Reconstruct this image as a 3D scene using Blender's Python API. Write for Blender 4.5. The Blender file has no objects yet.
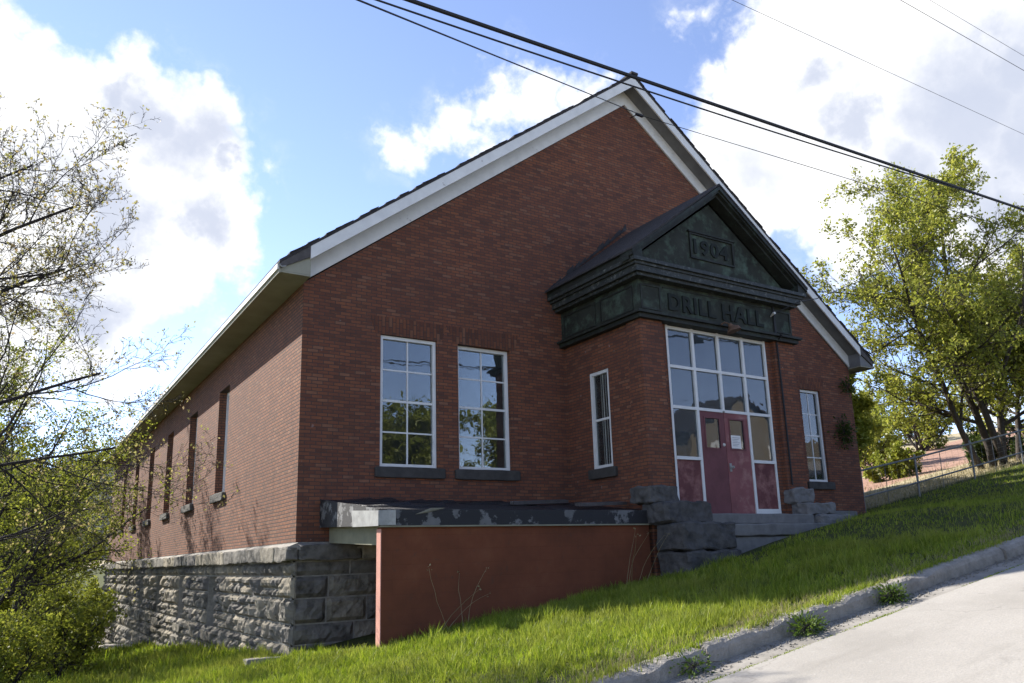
import bpy, bmesh, math, random
import numpy as np
from mathutils import Vector, Matrix, noise as mnoise

S = bpy.context.scene
COL = S.collection
RNG = random.Random(7)
NP = np.random.default_rng(11)

# ---------------------------------------------------------------- helpers
def tag(o, label=None, cat=None, group=None, kind=None):
    if label: o["label"] = label
    if cat: o["category"] = cat
    if group: o["group"] = group
    if kind: o["kind"] = kind
    return o

def empty(name, loc, label, cat, group=None):
    o = bpy.data.objects.new(name, None)
    o.empty_display_size = 0.2
    o.location = loc
    COL.objects.link(o)
    return tag(o, label, cat, group)

class MB:
    """collects faces, then becomes one mesh object"""
    def __init__(s):
        s.v = []; s.f = []
    def face(s, pts):
        i = len(s.v); s.v += [tuple(p) for p in pts]; s.f.append(tuple(range(i, i + len(pts)))); return s
    def add(s, vs, fs):
        i = len(s.v); s.v += [tuple(p) for p in vs]; s.f += [tuple(i + k for k in f) for f in fs]; return s
    def box(s, x0, x1, y0, y1, z0, z1):
        vs = [(x0,y0,z0),(x1,y0,z0),(x1,y1,z0),(x0,y1,z0),(x0,y0,z1),(x1,y0,z1),(x1,y1,z1),(x0,y1,z1)]
        return s.add(vs, [(0,3,2,1),(4,5,6,7),(0,1,5,4),(1,2,6,5),(2,3,7,6),(3,0,4,7)])
    def prism(s, poly, vec):
        """poly: list of 3d points (a flat outline), extruded along vec"""
        n = len(poly); V = Vector(vec)
        a = [Vector(p) for p in poly]; b = [p + V for p in a]
        fs = [tuple(range(n - 1, -1, -1)), tuple(range(n, 2 * n))]
        for i in range(n):
            j = (i + 1) % n; fs.append((i, j, n + j, n + i))
        return s.add(a + b, fs)
    def tube(s, pts, radii, k=6, cap=True):
        pts = [Vector(p) for p in pts]
        if not hasattr(radii, '__len__'): radii = [radii] * len(pts)
        base = len(s.v); up = Vector((0.13, 0.27, 0.95)).normalized()
        for i, p in enumerate(pts):
            d = (pts[min(i + 1, len(pts) - 1)] - pts[max(i - 1, 0)])
            if d.length < 1e-9: d = Vector((0, 0, 1))
            d.normalize()
            a = d.cross(up)
            if a.length < 1e-3: a = d.cross(Vector((1, 0, 0)))
            a.normalize(); b = d.cross(a)
            for j in range(k):
                t = 2 * math.pi * j / k
                s.v.append(tuple(p + (a * math.cos(t) + b * math.sin(t)) * radii[i]))
        for i in range(len(pts) - 1):
            for j in range(k):
                q = (j + 1) % k
                s.f.append((base + i*k + j, base + i*k + q, base + (i+1)*k + q, base + (i+1)*k + j))
        if cap:
            s.f.append(tuple(base + j for j in range(k - 1, -1, -1)))
            e = base + (len(pts) - 1) * k
            s.f.append(tuple(e + j for j in range(k)))
        return s
    def build(s, name, mat, parent=None, smooth=False, bevel=0, recalc=True):
        me = bpy.data.meshes.new(name)
        me.from_pydata(s.v, [], s.f)
        if recalc and len(s.f) < 60000:
            bm = bmesh.new(); bm.from_mesh(me)
            bmesh.ops.recalc_face_normals(bm, faces=bm.faces)
            if bevel: bmesh.ops.bevel(bm, geom=list(bm.edges), offset=bevel, segments=1, affect='EDGES')
            bm.to_mesh(me); bm.free()
        me.materials.append(mat)
        if smooth: me.polygons.foreach_set('use_smooth', [True] * len(me.polygons))
        o = bpy.data.objects.new(name, me); COL.objects.link(o)
        if parent: 
            o.parent = parent
            t = parent; off = Vector((0,0,0))
            while t is not None:
                off += t.location; t = t.parent
            o.location = -off     # shapes are written in world coordinates
        return o

def np_mesh(name, verts, faces_by_n, mat, parent=None):
    """big meshes: verts (n,3); faces_by_n: list of int arrays (m,k)"""
    me = bpy.data.meshes.new(name)
    nv = len(verts); me.vertices.add(nv)
    me.vertices.foreach_set('co', np.asarray(verts, np.float32).ravel())
    loops = np.concatenate([f.ravel() for f in faces_by_n]).astype(np.int32)
    tot = np.concatenate([np.full(len(f), f.shape[1], np.int32) for f in faces_by_n])
    st = np.concatenate([[0], np.cumsum(tot)[:-1]]).astype(np.int32)
    me.loops.add(len(loops)); me.loops.foreach_set('vertex_index', loops)
    me.polygons.add(len(tot)); me.polygons.foreach_set('loop_start', st)
    try: me.polygons.foreach_set('loop_total', tot)
    except Exception: pass
    me.update(calc_edges=True); me.validate()
    me.materials.append(mat)
    o = bpy.data.objects.new(name, me); COL.objects.link(o)
    if parent:
        o.parent = parent; o.location = -parent.location
    return o

def copy_tree(o, parent=None):
    c = o.copy(); COL.objects.link(c)
    if parent: c.parent = parent
    for ch in list(o.children): copy_tree(ch, c)
    return c

# ---------------------------------------------------------------- materials
class NT:
    def __init__(s, name):
        s.m = bpy.data.materials.new(name); s.m.use_nodes = True
        s.t = s.m.node_tree; s.t.nodes.clear()
    def n(s, typ, **kw):
        nd = s.t.nodes.new(typ)
        for k, v in kw.items():
            if k.startswith('i_'):
                nd.inputs[k[2:].replace('_', ' ')].default_value = v
            else: setattr(nd, k, v)
        return nd
    def l(s, a, b): s.t.links.new(a, b)
    def coord(s, kind='Object', scale=(1,1,1)):
        c = s.n('ShaderNodeTexCoord'); m = s.n('ShaderNodeMapping'); s.l(c.outputs[kind], m.inputs[0])
        m.inputs['Scale'].default_value = scale
        return m.outputs[0]
    def noise(s, vec, scale, detail=4, rough=.55, out='Fac'):
        n = s.n('ShaderNodeTexNoise'); n.inputs['Scale'].default_value = scale
        n.inputs['Detail'].default_value = detail; n.inputs['Roughness'].default_value = rough
        if vec is not None: s.l(vec, n.inputs['Vector'])
        return n.outputs[out]
    def ramp(s, fac, stops, interp='LINEAR'):
        r = s.n('ShaderNodeValToRGB'); e = r.color_ramp.elements
        while len(e) < len(stops): e.new(.5)
        for k, (p, c) in enumerate(stops):
            e[k].position = p; e[k].color = (*c, 1) if len(c) == 3 else c
        r.color_ramp.interpolation = interp
        s.l(fac, r.inputs[0]); return r.outputs[0]
    def mix(s, fac, a, b, mode='MIX'):
        m = s.n('ShaderNodeMix', data_type='RGBA', blend_type=mode)
        for sock, v in ((m.inputs[0], fac), (m.inputs[6], a), (m.inputs[7], b)):
            if hasattr(v, 'links'): s.l(v, sock)
            elif hasattr(v, '__len__'): sock.default_value = (*v, 1)
            else: sock.default_value = v
        return m.outputs[2]
    def math(s, op, a, b=None, c=None, clamp=False):
        m = s.n('ShaderNodeMath', operation=op, use_clamp=clamp)
        for i, v in enumerate((a, b, c)):
            if v is None: continue
            if hasattr(v, 'links'): s.l(v, m.inputs[i])
            else: m.inputs[i].default_value = v
        return m.outputs[0]
    def bump(s, h, strength=.3, dist=.02, normal=None):
        b = s.n('ShaderNodeBump'); b.inputs['Strength'].default_value = strength
        b.inputs['Distance'].default_value = dist; s.l(h, b.inputs['Height'])
        if normal is not None: s.l(normal, b.inputs['Normal'])
        return b.outputs[0]
    def bsdf(s, color, rough=.8, normal=None, spec=.3, metallic=0, **kw):
        p = s.n('ShaderNodeBsdfPrincipled'); o = s.n('ShaderNodeOutputMaterial')
        for sock, v in ((p.inputs['Base Color'], color), (p.inputs['Roughness'], rough), (p.inputs['Metallic'], metallic)):
            if hasattr(v, 'links'): s.l(v, sock)
            elif hasattr(v, '__len__'): sock.default_value = (*v, 1)
            else: sock.default_value = v
        p.inputs['Specular IOR Level'].default_value = spec
        if normal is not None: s.l(normal, p.inputs['Normal'])
        s.l(p.outputs[0], o.inputs[0]); s.p = p; s.o = o
        return s.m

def sep(t, v):
    x = t.n('ShaderNodeSeparateXYZ'); t.l(v, x.inputs[0]); return x.outputs
def comb(t, x, y, z=0.0):
    c = t.n('ShaderNodeCombineXYZ')
    for i, v in enumerate((x, y, z)):
        if hasattr(v, 'links'): t.l(v, c.inputs[i])
        else: c.inputs[i].default_value = v
    return c.outputs[0]

def m_brick(name, horiz=True, dark=1.0, pale=0.0, joint=.0075):
    t = NT(name); P = t.coord('Object'); x, y, z = sep(t, P)
    u = t.math('ADD', x, y)
    # a touch of waviness in the old courses
    wob = t.math('MULTIPLY', t.math('SUBTRACT', t.noise(P, .7, 2), .5), .03)
    zz = t.math('ADD', z, wob)
    vec = comb(t, u, zz) if horiz else comb(t, zz, u)
    b = t.n('ShaderNodeTexBrick'); t.l(vec, b.inputs['Vector'])
    b.offset = .5; b.inputs['Scale'].default_value = 1
    b.inputs['Brick Width'].default_value = .195 if horiz else .205
    b.inputs['Row Height'].default_value = .0625 if horiz else .07
    b.inputs['Mortar Size'].default_value = joint; b.inputs['Mortar Smooth'].default_value = .25
    b.inputs['Bias'].default_value = 0
    b.inputs['Color1'].default_value = (0, 0, 0, 1); b.inputs['Color2'].default_value = (1, 1, 1, 1)
    b.inputs['Mortar'].default_value = (.5, .5, .5, 1)
    d = dark
    col = t.ramp(b.outputs['Color'], [(0, (.10*d, .047*d, .030*d)), (.2, (.165*d, .062*d, .034*d)), (.55, (.225*d, .080*d, .040*d)),
                                      (.85, (.275*d, .100*d, .045*d)), (1, (.29*d, .145*d, .085*d))])
    col = t.mix(.12, col, (.21*d, .082*d, .043*d))
    fl = t.ramp(t.noise(t.coord('Object', (1, 1, 2.2)), 9, 4, .7), [(.56, (0,0,0)), (.70, (.6,.6,.6))]); col = t.mix(fl, col, (.36*d, .155*d, .065*d))
    sm = t.noise(t.coord('Object', (1, 1, 3.5)), 3.2, 5, .65)
    col = t.mix(t.ramp(sm, [(.42, (0,0,0)), (.72, (.55,.55,.55))]), col, (.115*d, .055*d, .037*d))
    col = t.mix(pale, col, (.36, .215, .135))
    patch = t.noise(P, .55, 5, .6)
    col = t.mix(t.ramp(patch, [(.35, (0,0,0)), (.7, (.8,.8,.8))]), col, t.mix(.45, col, (.085, .045, .034)), 'MIX')
    orange = t.ramp(t.noise(P, 1.3, 6, .7), [(.54, (0,0,0)), (.74, (.32,.32,.32))])
    col = t.mix(orange, col, (.33*d, .135*d, .050*d))
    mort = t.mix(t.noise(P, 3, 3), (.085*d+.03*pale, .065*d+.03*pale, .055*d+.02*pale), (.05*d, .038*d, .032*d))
    col = t.mix(b.outputs['Fac'], col, mort)
    fine = t.noise(P, 45, 3, .6)
    col = t.mix(t.math('MULTIPLY', fine, .45), col, (.09*d, .045*d, .04*d))
    # sooty, washed streaks running down the wall
    run = t.noise(t.coord('Object', (2.6, 2.6, .28)), 1.3, 5, .6)
    col = t.mix(t.ramp(run, [(.57, (0,0,0)), (.75, (.4,.4,.4))]), col, (.07, .042, .034))
    # pale efflorescence specks
    sp = t.ramp(t.noise(P, 6.5, 2, .5), [(.74, (0,0,0)), (.79, (.4,.4,.4))])
    col = t.mix(sp, col, (.33, .27, .25))
    h = t.math('SUBTRACT', t.math('MULTIPLY', fine, .35), b.outputs['Fac'])
    return t.bsdf(col, .9, t.bump(h, .55, .008), .15)

def m_stone(name, base=(.225,.208,.178), lo=(.052,.049,.044), warm=.3):
    t = NT(name); P = t.coord('Object')
    g = t.n('ShaderNodeNewGeometry').outputs['Random Per Island']
    n1 = t.noise(P, 5, 6, .65); n2 = t.noise(P, 40, 4, .7)
    c = t.ramp(n1, [(.28, lo), (.5, base), (.75, tuple(min(1, k*1.5) for k in base))])
    c = t.mix(t.math('MULTIPLY', n2, .5), c, tuple(k*.55 for k in base))
    tint = t.ramp(g, [(0, (.55,.55,.58)), (.3, (.8,.8,.8)), (.6, (1.0,.97,.9)), (.85, (1.25,1.17,1.0)), (1, (1.45,1.38,1.25))])
    c = t.mix(1.0, c, tint, 'MULTIPLY')
    lich = t.ramp(t.noise(P, 2.2, 6, .7), [(.55, (0,0,0)), (.68, (.5,.5,.5))])
    c = t.mix(lich, c, (.045,.045,.045))
    return t.bsdf(c, .92, t.bump(t.math('ADD', n1, t.math('MULTIPLY', n2, .4)), .6, .03), .2)

def m_plain(name, col, rough=.7, var=.35, scale=6, spec=.3, bump=.15, metallic=0, col2=None, thr=None, bd=.01):
    t = NT(name); P = t.coord('Object'); n1 = t.noise(P, scale, 6, .62); n2 = t.noise(P, scale*9, 3, .6)
    c = t.ramp(n1, [(.25, tuple(k*(1-var) for k in col)), (.75, tuple(min(1, k*(1+var*.6)) for k in col))])
    c = t.mix(t.math('MULTIPLY', n2, var*.6), c, tuple(k*.6 for k in col))
    if col2:
        a, b = thr
        c = t.mix(t.ramp(t.noise(P, scale*1.7, 7, .68), [(a, (0,0,0)), (b, (1,1,1))]), c, col2)
    return t.bsdf(c, rough, t.bump(t.math('ADD', n1, n2), bump, bd), spec, metallic)

def m_leaf(name, cols, transl=.45, patch=None):
    t = NT(name); g = t.n('ShaderNodeNewGeometry').outputs['Random Per Island']
    k = len(cols); c = t.ramp(g, [(i/(k-1), cc) for i, cc in enumerate(cols)])
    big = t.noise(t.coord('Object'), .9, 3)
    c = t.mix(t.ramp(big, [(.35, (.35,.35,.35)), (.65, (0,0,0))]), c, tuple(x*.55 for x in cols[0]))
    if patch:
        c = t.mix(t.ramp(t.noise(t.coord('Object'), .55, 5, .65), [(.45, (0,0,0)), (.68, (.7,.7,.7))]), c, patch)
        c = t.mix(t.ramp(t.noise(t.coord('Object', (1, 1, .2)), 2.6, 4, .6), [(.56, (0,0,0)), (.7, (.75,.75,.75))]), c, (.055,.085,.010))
    d = t.n('ShaderNodeBsdfDiffuse'); tr = t.n('ShaderNodeBsdfTranslucent'); gl = t.n('ShaderNodeBsdfGlossy')
    gl.inputs['Roughness'].default_value = .45
    for q in (d, tr): t.l(c, q.inputs['Color'])
    m1 = t.n('ShaderNodeMixShader'); m1.inputs[0].default_value = transl
    t.l(d.outputs[0], m1.inputs[1]); t.l(tr.outputs[0], m1.inputs[2])
    m2 = t.n('ShaderNodeMixShader'); m2.inputs[0].default_value = .02
    t.l(m1.outputs[0], m2.inputs[1]); t.l(gl.outputs[0], m2.inputs[2])
    o = t.n('ShaderNodeOutputMaterial'); t.l(m2.outputs[0], o.inputs[0])
    return t.m

def m_glass(name, tint=(.75,.8,.8), refl=1.0, haze=0.0, hazecol=(.25,.27,.27)):
    """old window pane: see-through, reflecting, a little dusty and wavy"""
    t = NT(name); P = t.coord('Object')
    wav = t.bump(t.noise(P, 2.2, 2), .25, .01)
    fr = t.n('ShaderNodeFresnel'); fr.inputs['IOR'].default_value = 1.75; t.l(wav, fr.inputs['Normal'])
    gl = t.n('ShaderNodeBsdfGlossy'); gl.inputs['Roughness'].default_value = .01; t.l(wav, gl.inputs['Normal'])
    gl.inputs['Color'].default_value = (refl, refl, refl, 1)
    tr = t.n('ShaderNodeBsdfTransparent'); tr.inputs['Color'].default_value = (*tint, 1)
    m = t.n('ShaderNodeMixShader'); t.l(fr.outputs[0], m.inputs[0]); t.l(tr.outputs[0], m.inputs[1]); t.l(gl.outputs[0], m.inputs[2])
    d = t.n('ShaderNodeBsdfDiffuse'); d.inputs['Color'].default_value = (*hazecol, 1)
    m2 = t.n('ShaderNodeMixShader'); t.l(t.math('MULTIPLY', t.noise(P, 3, 5), haze*2), m2.inputs[0])
    t.l(m.outputs[0], m2.inputs[1]); t.l(d.outputs[0], m2.inputs[2])
    o = t.n('ShaderNodeOutputMaterial'); t.l(m2.outputs[0], o.inputs[0])
    return t.m

M = {}
M['brick'] = m_brick('old_red_brick')
M['soldier'] = m_brick('standing_brick', horiz=False, dark=.85)
M['sidebrick'] = m_brick('sunlit_tone_brick', pale=.22, joint=.011)  # wider joints; paled so part of the sunlit contrast sits in the colour
M['stone'] = m_stone('rock_faced_stone')
M['darkstone'] = m_stone('weathered_dark_stone', (.12,.115,.11), (.05,.05,.05))
M['sill'] = m_plain('sill_stone', (.062,.058,.053), .9, .4, 5)
M['mortar'] = m_plain('grey_mortar', (.27,.255,.225), .95, .4, 12, bump=.4)
M['white'] = m_plain('old_white_paint', (.68,.67,.63), .6, .12, 4, col2=(.28,.25,.22), thr=(.66,.71))
M['frame'] = m_plain('window_white_paint', (.66,.66,.64), .55, .1, 5, col2=(.3,.28,.25), thr=(.67,.72))
M['board'] = m_plain('grey_white_board', (.50,.50,.48), .6, .2, 2.0, col2=(.3,.3,.28), thr=(.6,.75))
M['soffit'] = m_plain('weathered_olive_soffit', (.30,.29,.22), .8, .25, 1.5)
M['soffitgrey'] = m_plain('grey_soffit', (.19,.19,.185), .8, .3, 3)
M['shingle'] = m_plain('dark_shingle', (.055,.05,.05), .95, .5, 9, bump=.7, bd=.03)
M['copper'] = m_plain('blackened_copper', (.026,.028,.023), .65, .5, 3.2, spec=.25, col2=(.045,.066,.050), thr=(.52,.78), bump=.25)
M['copperface'] = m_plain('verdigris_copper', (.036,.040,.032), .75, .5, 2.0, spec=.15, col2=(.085,.125,.092), thr=(.48,.74), bump=.2)
M['copperstreak'] = m_plain('streaked_copper', (.04,.045,.042), .6, .5, 7, spec=.3, col2=(.17,.18,.16), thr=(.55,.70), bump=.3)
M['copperdark'] = m_plain('dark_copper_letter', (.018,.022,.018), .7, .5, 6, spec=.2)
M['door'] = m_plain('faded_maroon_paint', (.23,.085,.085), .75, .3, 2, col2=(.30,.15,.135), thr=(.5,.66))
M['doordark'] = m_plain('dark_maroon_paint', (.155,.058,.062), .75, .3, 3)
M['panel'] = m_plain('peeling_maroon_panel', (.14,.05,.05), .8, .35, 2.2, col2=(.27,.13,.115), thr=(.46,.66))
def m_redwall():
    t = NT('red_painted_block_wall'); P = t.coord('Object'); x, y, z = sep(t, P)
    br = t.n('ShaderNodeTexBrick'); t.l(comb(t, x, z), br.inputs['Vector']); br.inputs['Scale'].default_value = 1
    br.inputs['Brick Width'].default_value = .42; br.inputs['Row Height'].default_value = .205; br.inputs['Mortar Size'].default_value = .007; br.inputs['Mortar Smooth'].default_value = .6
    n1 = t.noise(P, 1.1, 6, .65); n2 = t.noise(P, 9, 5, .65); n3 = t.noise(P, 50, 3)
    c = t.ramp(n1, [(.3, (.105,.040,.022)), (.55, (.16,.055,.028)), (.75, (.20,.078,.040))])
    c = t.mix(t.ramp(n2, [(.60, (0,0,0)), (.70, (.5,.5,.5))]), c, (.085,.050,.036))
    c = t.mix(t.ramp(t.noise(P, 2.8, 8, .75), [(.66, (0,0,0)), (.69, (.7,.7,.7))]), c, (.20,.15,.12))
    c = t.mix(t.math('MULTIPLY', br.outputs['Fac'], .12), c, (.07,.028,.018))
    hh = t.math('SUBTRACT', t.math('MULTIPLY', t.math('ADD', n2, n3), .3), br.outputs['Fac'])
    return t.bsdf(c, .88, t.bump(hh, .25, .005), .15)
M['redwall'] = m_redwall()
M['sunlitedge'] = m_plain('sunlit_red_edge', (.55,.27,.21), .85, .2, 4)  # end of the red wall, sunlight painted in as a brighter red
M['cream'] = m_plain('cream_board', (.24,.23,.16), .7, .3, 3)
M['tar'] = m_plain('peeling_tar_fascia', (.15,.15,.15), .7, .5, 1.8, col2=(.012,.012,.014), thr=(.42,.46), spec=.5, bump=.3)
M['tarblack'] = m_plain('black_tar', (.014,.014,.017), .45, .5, 6, spec=.5, bump=.7, bd=.04)
M['flashing'] = m_plain('grey_metal_flashing', (.33,.33,.315), .6, .4, 7, spec=.5, col2=(.2,.2,.2), thr=(.62,.68))
M['rust'] = m_plain('rusty_metal', (.14,.08,.05), .7, .5, 9)
M['steel'] = m_plain('galvanised_pipe', (.19,.19,.185), .45, .3, 12, spec=.5, metallic=.5)
M['wire'] = m_plain('black_cable', (.02,.02,.022), .6, .2, 4)
M['ceramic'] = m_plain('pale_insulator', (.55,.54,.5), .3, .1, 6)
M['paper'] = m_plain('notice_paper', (.72,.71,.68), .9, .05, 8)
M['ink'] = m_plain('faded_ink', (.25,.25,.26), .9, .1, 8)
M['wood'] = m_plain('grey_old_wood', (.10,.09,.085), .9, .4, 7, bump=.4)
M['inside'] = m_plain('dark_interior', (.10,.095,.085), .95, .4, 1.2)
M['curtain'] = m_plain('dusty_curtain', (.62,.61,.56), .95, .25, 2.5)
M['glass'] = m_glass('old_glass', haze=.05)
M['glassdoor'] = m_glass('door_glass', haze=.07, hazecol=(.30,.36,.42))
M['stepstone'] = m_plain('worn_stone_step', (.17,.165,.16), .9, .35, 4, bump=.4)
M['tan'] = m_plain('tan_siding', (.21,.175,.115), .8, .15, 3)
M['bark'] = m_plain('grey_brown_bark', (.075,.062,.052), .95, .45, 9, bump=.8, bd=.03)
M['barkdark'] = m_plain('dark_bark', (.05,.042,.038), .95, .45, 9, bump=.8, bd=.03)
M['leafspring'] = m_leaf('spring_maple_leaf', [(.20,.23,.03), (.32,.34,.045), (.41,.40,.07), (.24,.29,.04)], .55)
M['leafpale'] = m_leaf('pale_young_leaf', [(.24,.22,.07), (.34,.31,.09), (.34,.25,.14), (.28,.30,.07)], .55)
M['leafgreen'] = m_leaf('green_young_leaf', [(.16,.19,.022), (.24,.27,.03), (.33,.34,.05), (.19,.23,.03)], .55)
M['leafdark'] = m_leaf('dark_leaf', [(.035,.06,.014), (.06,.09,.02), (.09,.12,.025)])
M['grass'] = m_leaf('lush_grass', [(.10,.16,.010), (.20,.28,.014), (.30,.39,.022), (.42,.44,.07), (.14,.21,.012)], .5, patch=(.27,.28,.05))
M['weedleaf'] = m_leaf('weed_leaf', [(.05,.09,.012), (.09,.15,.02), (.13,.18,.03)], .35)
M['grassdry'] = m_leaf('dry_grass', [(.30,.25,.13), (.38,.32,.18), (.22,.2,.08)], .3)

def m_road():
    t = NT('pale_road_surface'); P = t.coord('Object')
    n1 = t.noise(P, .8, 5, .6); n2 = t.noise(P, 60, 3, .7); n3 = t.noise(P, 14, 4, .6)
    c = t.ramp(n1, [(.3, (.27,.25,.22)), (.7, (.36,.335,.30))])
    c = t.mix(t.ramp(n2, [(.35, (.55,.55,.55)), (.6, (0,0,0))]), c, (.24,.23,.21))
    c = t.mix(t.ramp(n3, [(.62, (0,0,0)), (.75, (.35,.35,.35))]), c, (.44,.42,.38))
    st = t.noise(t.coord('Object', (.35, 1.6, 1)), 1.1, 5, .65)
    c = t.mix(t.ramp(st, [(.55, (0,0,0)), (.75, (.55,.55,.55))]), c, (.21,.195,.17))
    oil = t.ramp(t.noise(P, 1.9, 3, .5), [(.70, (0,0,0)), (.76, (.5,.5,.5))]); c = t.mix(oil, c, (.15,.14,.125))
    # thin wandering cracks
    v = t.n('ShaderNodeTexVoronoi', feature='DISTANCE_TO_EDGE'); v.inputs['Scale'].default_value = .22
    w = t.n('ShaderNodeVectorMath', operation='ADD'); t.l(P, w.inputs[0])
    t.l(t.noise(P, 1.5, 4, .6, 'Color'), w.inputs[1]); t.l(w.outputs[0], v.inputs['Vector'])
    cr = t.ramp(v.outputs['Distance'], [(0, (.35,.35,.35)), (.004, (0,0,0))])
    c = t.mix(cr, c, (.13,.12,.11))
    return t.bsdf(c, .9, t.bump(t.math('ADD', n2, n3), .5, .006), .2)
M['road'] = m_road()
M['kerb'] = m_plain('worn_kerb_concrete', (.31,.285,.25), .95, .4, 7, bump=.8, bd=.02, col2=(.16,.145,.12), thr=(.58,.72))
M['gutter'] = m_plain('gutter_concrete', (.27,.25,.22), .9, .35, 3, bump=.5, col2=(.17,.155,.13), thr=(.5,.7))

def m_ground():
    t = NT('lawn_soil_and_dirt'); P = t.coord('Object'); x, y, z = sep(t, P)
    n = t.noise(P, 1.6, 6, .65); nf = t.noise(P, 22, 4, .65); nb = t.noise(P, .25, 4, .6)
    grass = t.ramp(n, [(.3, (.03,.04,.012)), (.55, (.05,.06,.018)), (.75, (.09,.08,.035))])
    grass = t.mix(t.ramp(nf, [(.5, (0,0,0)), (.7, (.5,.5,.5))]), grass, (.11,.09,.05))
    tan = t.ramp(n, [(.3, (.30,.25,.16)), (.7, (.45,.38,.26))])
    tan = t.mix(t.ramp(nf, [(.45, (0,0,0)), (.7, (.6,.6,.6))]), tan, (.17,.17,.06))
    pink = t.ramp(nf, [(.3, (.26,.15,.11)), (.7, (.38,.25,.19))])
    def band(v, a, b):
        m = t.n('ShaderNodeMapRange', interpolation_type='SMOOTHSTEP')
        t.l(v, m.inputs[0]); m.inputs[1].default_value = a; m.inputs[2].default_value = b
        return m.outputs[0]
    yw = t.math('ADD', y, t.math('MULTIPLY', t.math('SUBTRACT', nb, .5), 3.0))
    far = t.math('MULTIPLY', band(yw, .6, 1.2), band(x, 14.6, 15.4))
    pk = t.math('MULTIPLY', far, t.math('MULTIPLY', band(yw, 5.6, 6.4), band(yw, 17.5, 15.5)))
    c = t.mix(far, grass, tan); c = t.mix(pk, c, pink)
    # bare worn strip along the kerb
    ks = t.math('MULTIPLY', band(t.math('ADD', y, t.math('MULTIPLY', t.math('SUBTRACT', n, .5), 1.3)), -8.0, -8.25), .8)
    c = t.mix(ks, c, (.22,.18,.13))
    return t.bsdf(c, .95, t.bump(t.math('ADD', nf, n), .7, .03), .1)
M['ground'] = m_ground()
M['hill'] = m_plain('wooded_hill', (.035,.045,.035), .95, .6, .05, bump=1, bd=4)
CLOUDS = [(-0.081, 0.868, 0.49, 0.081), (-0.032, 0.868, 0.495, 0.064), (0.017, 0.874, 0.486, 0.071), (0.014, 0.918, 0.396, 0.117), (0.067, 0.883, 0.465, 0.091), (0.096, 0.897, 0.431, 0.099), (0.134, 0.904, 0.407, 0.086), (0.143, 0.861, 0.488, 0.043), (0.166, 0.866, 0.472, 0.03), (0.169, 0.918, 0.358, 0.065), (0.107, 0.936, 0.335, 0.068), (0.024, 0.954, 0.297, 0.087), (-0.059, 0.944, 0.324, 0.115), (0.189, 0.898, 0.398, 0.034), (0.218, 0.893, 0.394, 0.017), (0.152, 0.939, 0.307, 0.029), (0.181, 0.842, 0.508, 0.013), (0.082, 0.843, 0.531, 0.03), (-0.015, 0.842, 0.54, 0.029), (0.228, 0.869, 0.439, 0.015), (0.062, 0.954, 0.292, 0.063), (0.172, 0.948, 0.269, 0.016), (0.135, 0.966, 0.222, 0.022), (0.091, 0.975, 0.202, 0.032), (-0.031, 0.978, 0.208, 0.058), (0.365, 0.796, 0.482, 0.038), (0.391, 0.772, 0.501, 0.033), (0.417, 0.746, 0.519, 0.04), (0.449, 0.716, 0.535, 0.035), (0.482, 0.702, 0.525, 0.04), (0.515, 0.676, 0.528, 0.03), (0.434, 0.752, 0.497, 0.033), (0.347, 0.812, 0.469, 0.019), (0.537, 0.654, 0.533, 0.011), (0.595, 0.552, 0.584, 0.018), (0.592, 0.569, 0.57, 0.015), (0.604, 0.536, 0.59, 0.019), (0.604, 0.573, 0.554, 0.009), (0.683, 0.539, 0.493, 0.068), (0.66, 0.554, 0.507, 0.042), (0.664, 0.57, 0.484, 0.051), (0.648, 0.58, 0.494, 0.032), (0.694, 0.486, 0.531, 0.079), (0.759, 0.467, 0.453, 0.136), (0.798, 0.372, 0.474, 0.143), (0.874, 0.327, 0.359, 0.154), (0.718, 0.547, 0.43, 0.089), (0.655, 0.49, 0.575, 0.047), (0.688, 0.579, 0.437, 0.069), (0.71, 0.365, 0.602, 0.158), (0.829, 0.25, 0.5, 0.166), (0.675, 0.6, 0.43, 0.046), (0.783, 0.51, 0.355, 0.066), (0.828, 0.442, 0.344, 0.062), (0.913, 0.35, 0.21, 0.056), (0.821, 0.553, 0.142, 0.024), (0.848, 0.517, 0.121, 0.03), (0.892, 0.431, 0.138, 0.03), (-0.687, 0.546, 0.479, 0.2), (-0.696, -0.02, 0.717, 0.25)]
BELLIES = [(0.138, 0.878, 0.458, 0.059), (0.099, 0.872, 0.48, 0.046), (0.068, 0.868, 0.493, 0.03), (0.074, 0.929, 0.362, 0.061), (0.145, 0.919, 0.366, 0.043), (0.173, 0.885, 0.433, 0.027), (0.809, 0.382, 0.448, 0.098), (0.802, 0.455, 0.386, 0.069), (0.815, 0.329, 0.478, 0.06), (0.753, 0.475, 0.455, 0.041), (0.855, 0.379, 0.354, 0.071), (0.856, 0.311, 0.413, 0.096), (0.043, 0.956, 0.29, 0.059), (0.715, 0.463, 0.524, 0.031)]
CLOUD_B = .44; SKY_TINT = (1.20, 1.04, 1.02); EXPO = 1.25
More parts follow.
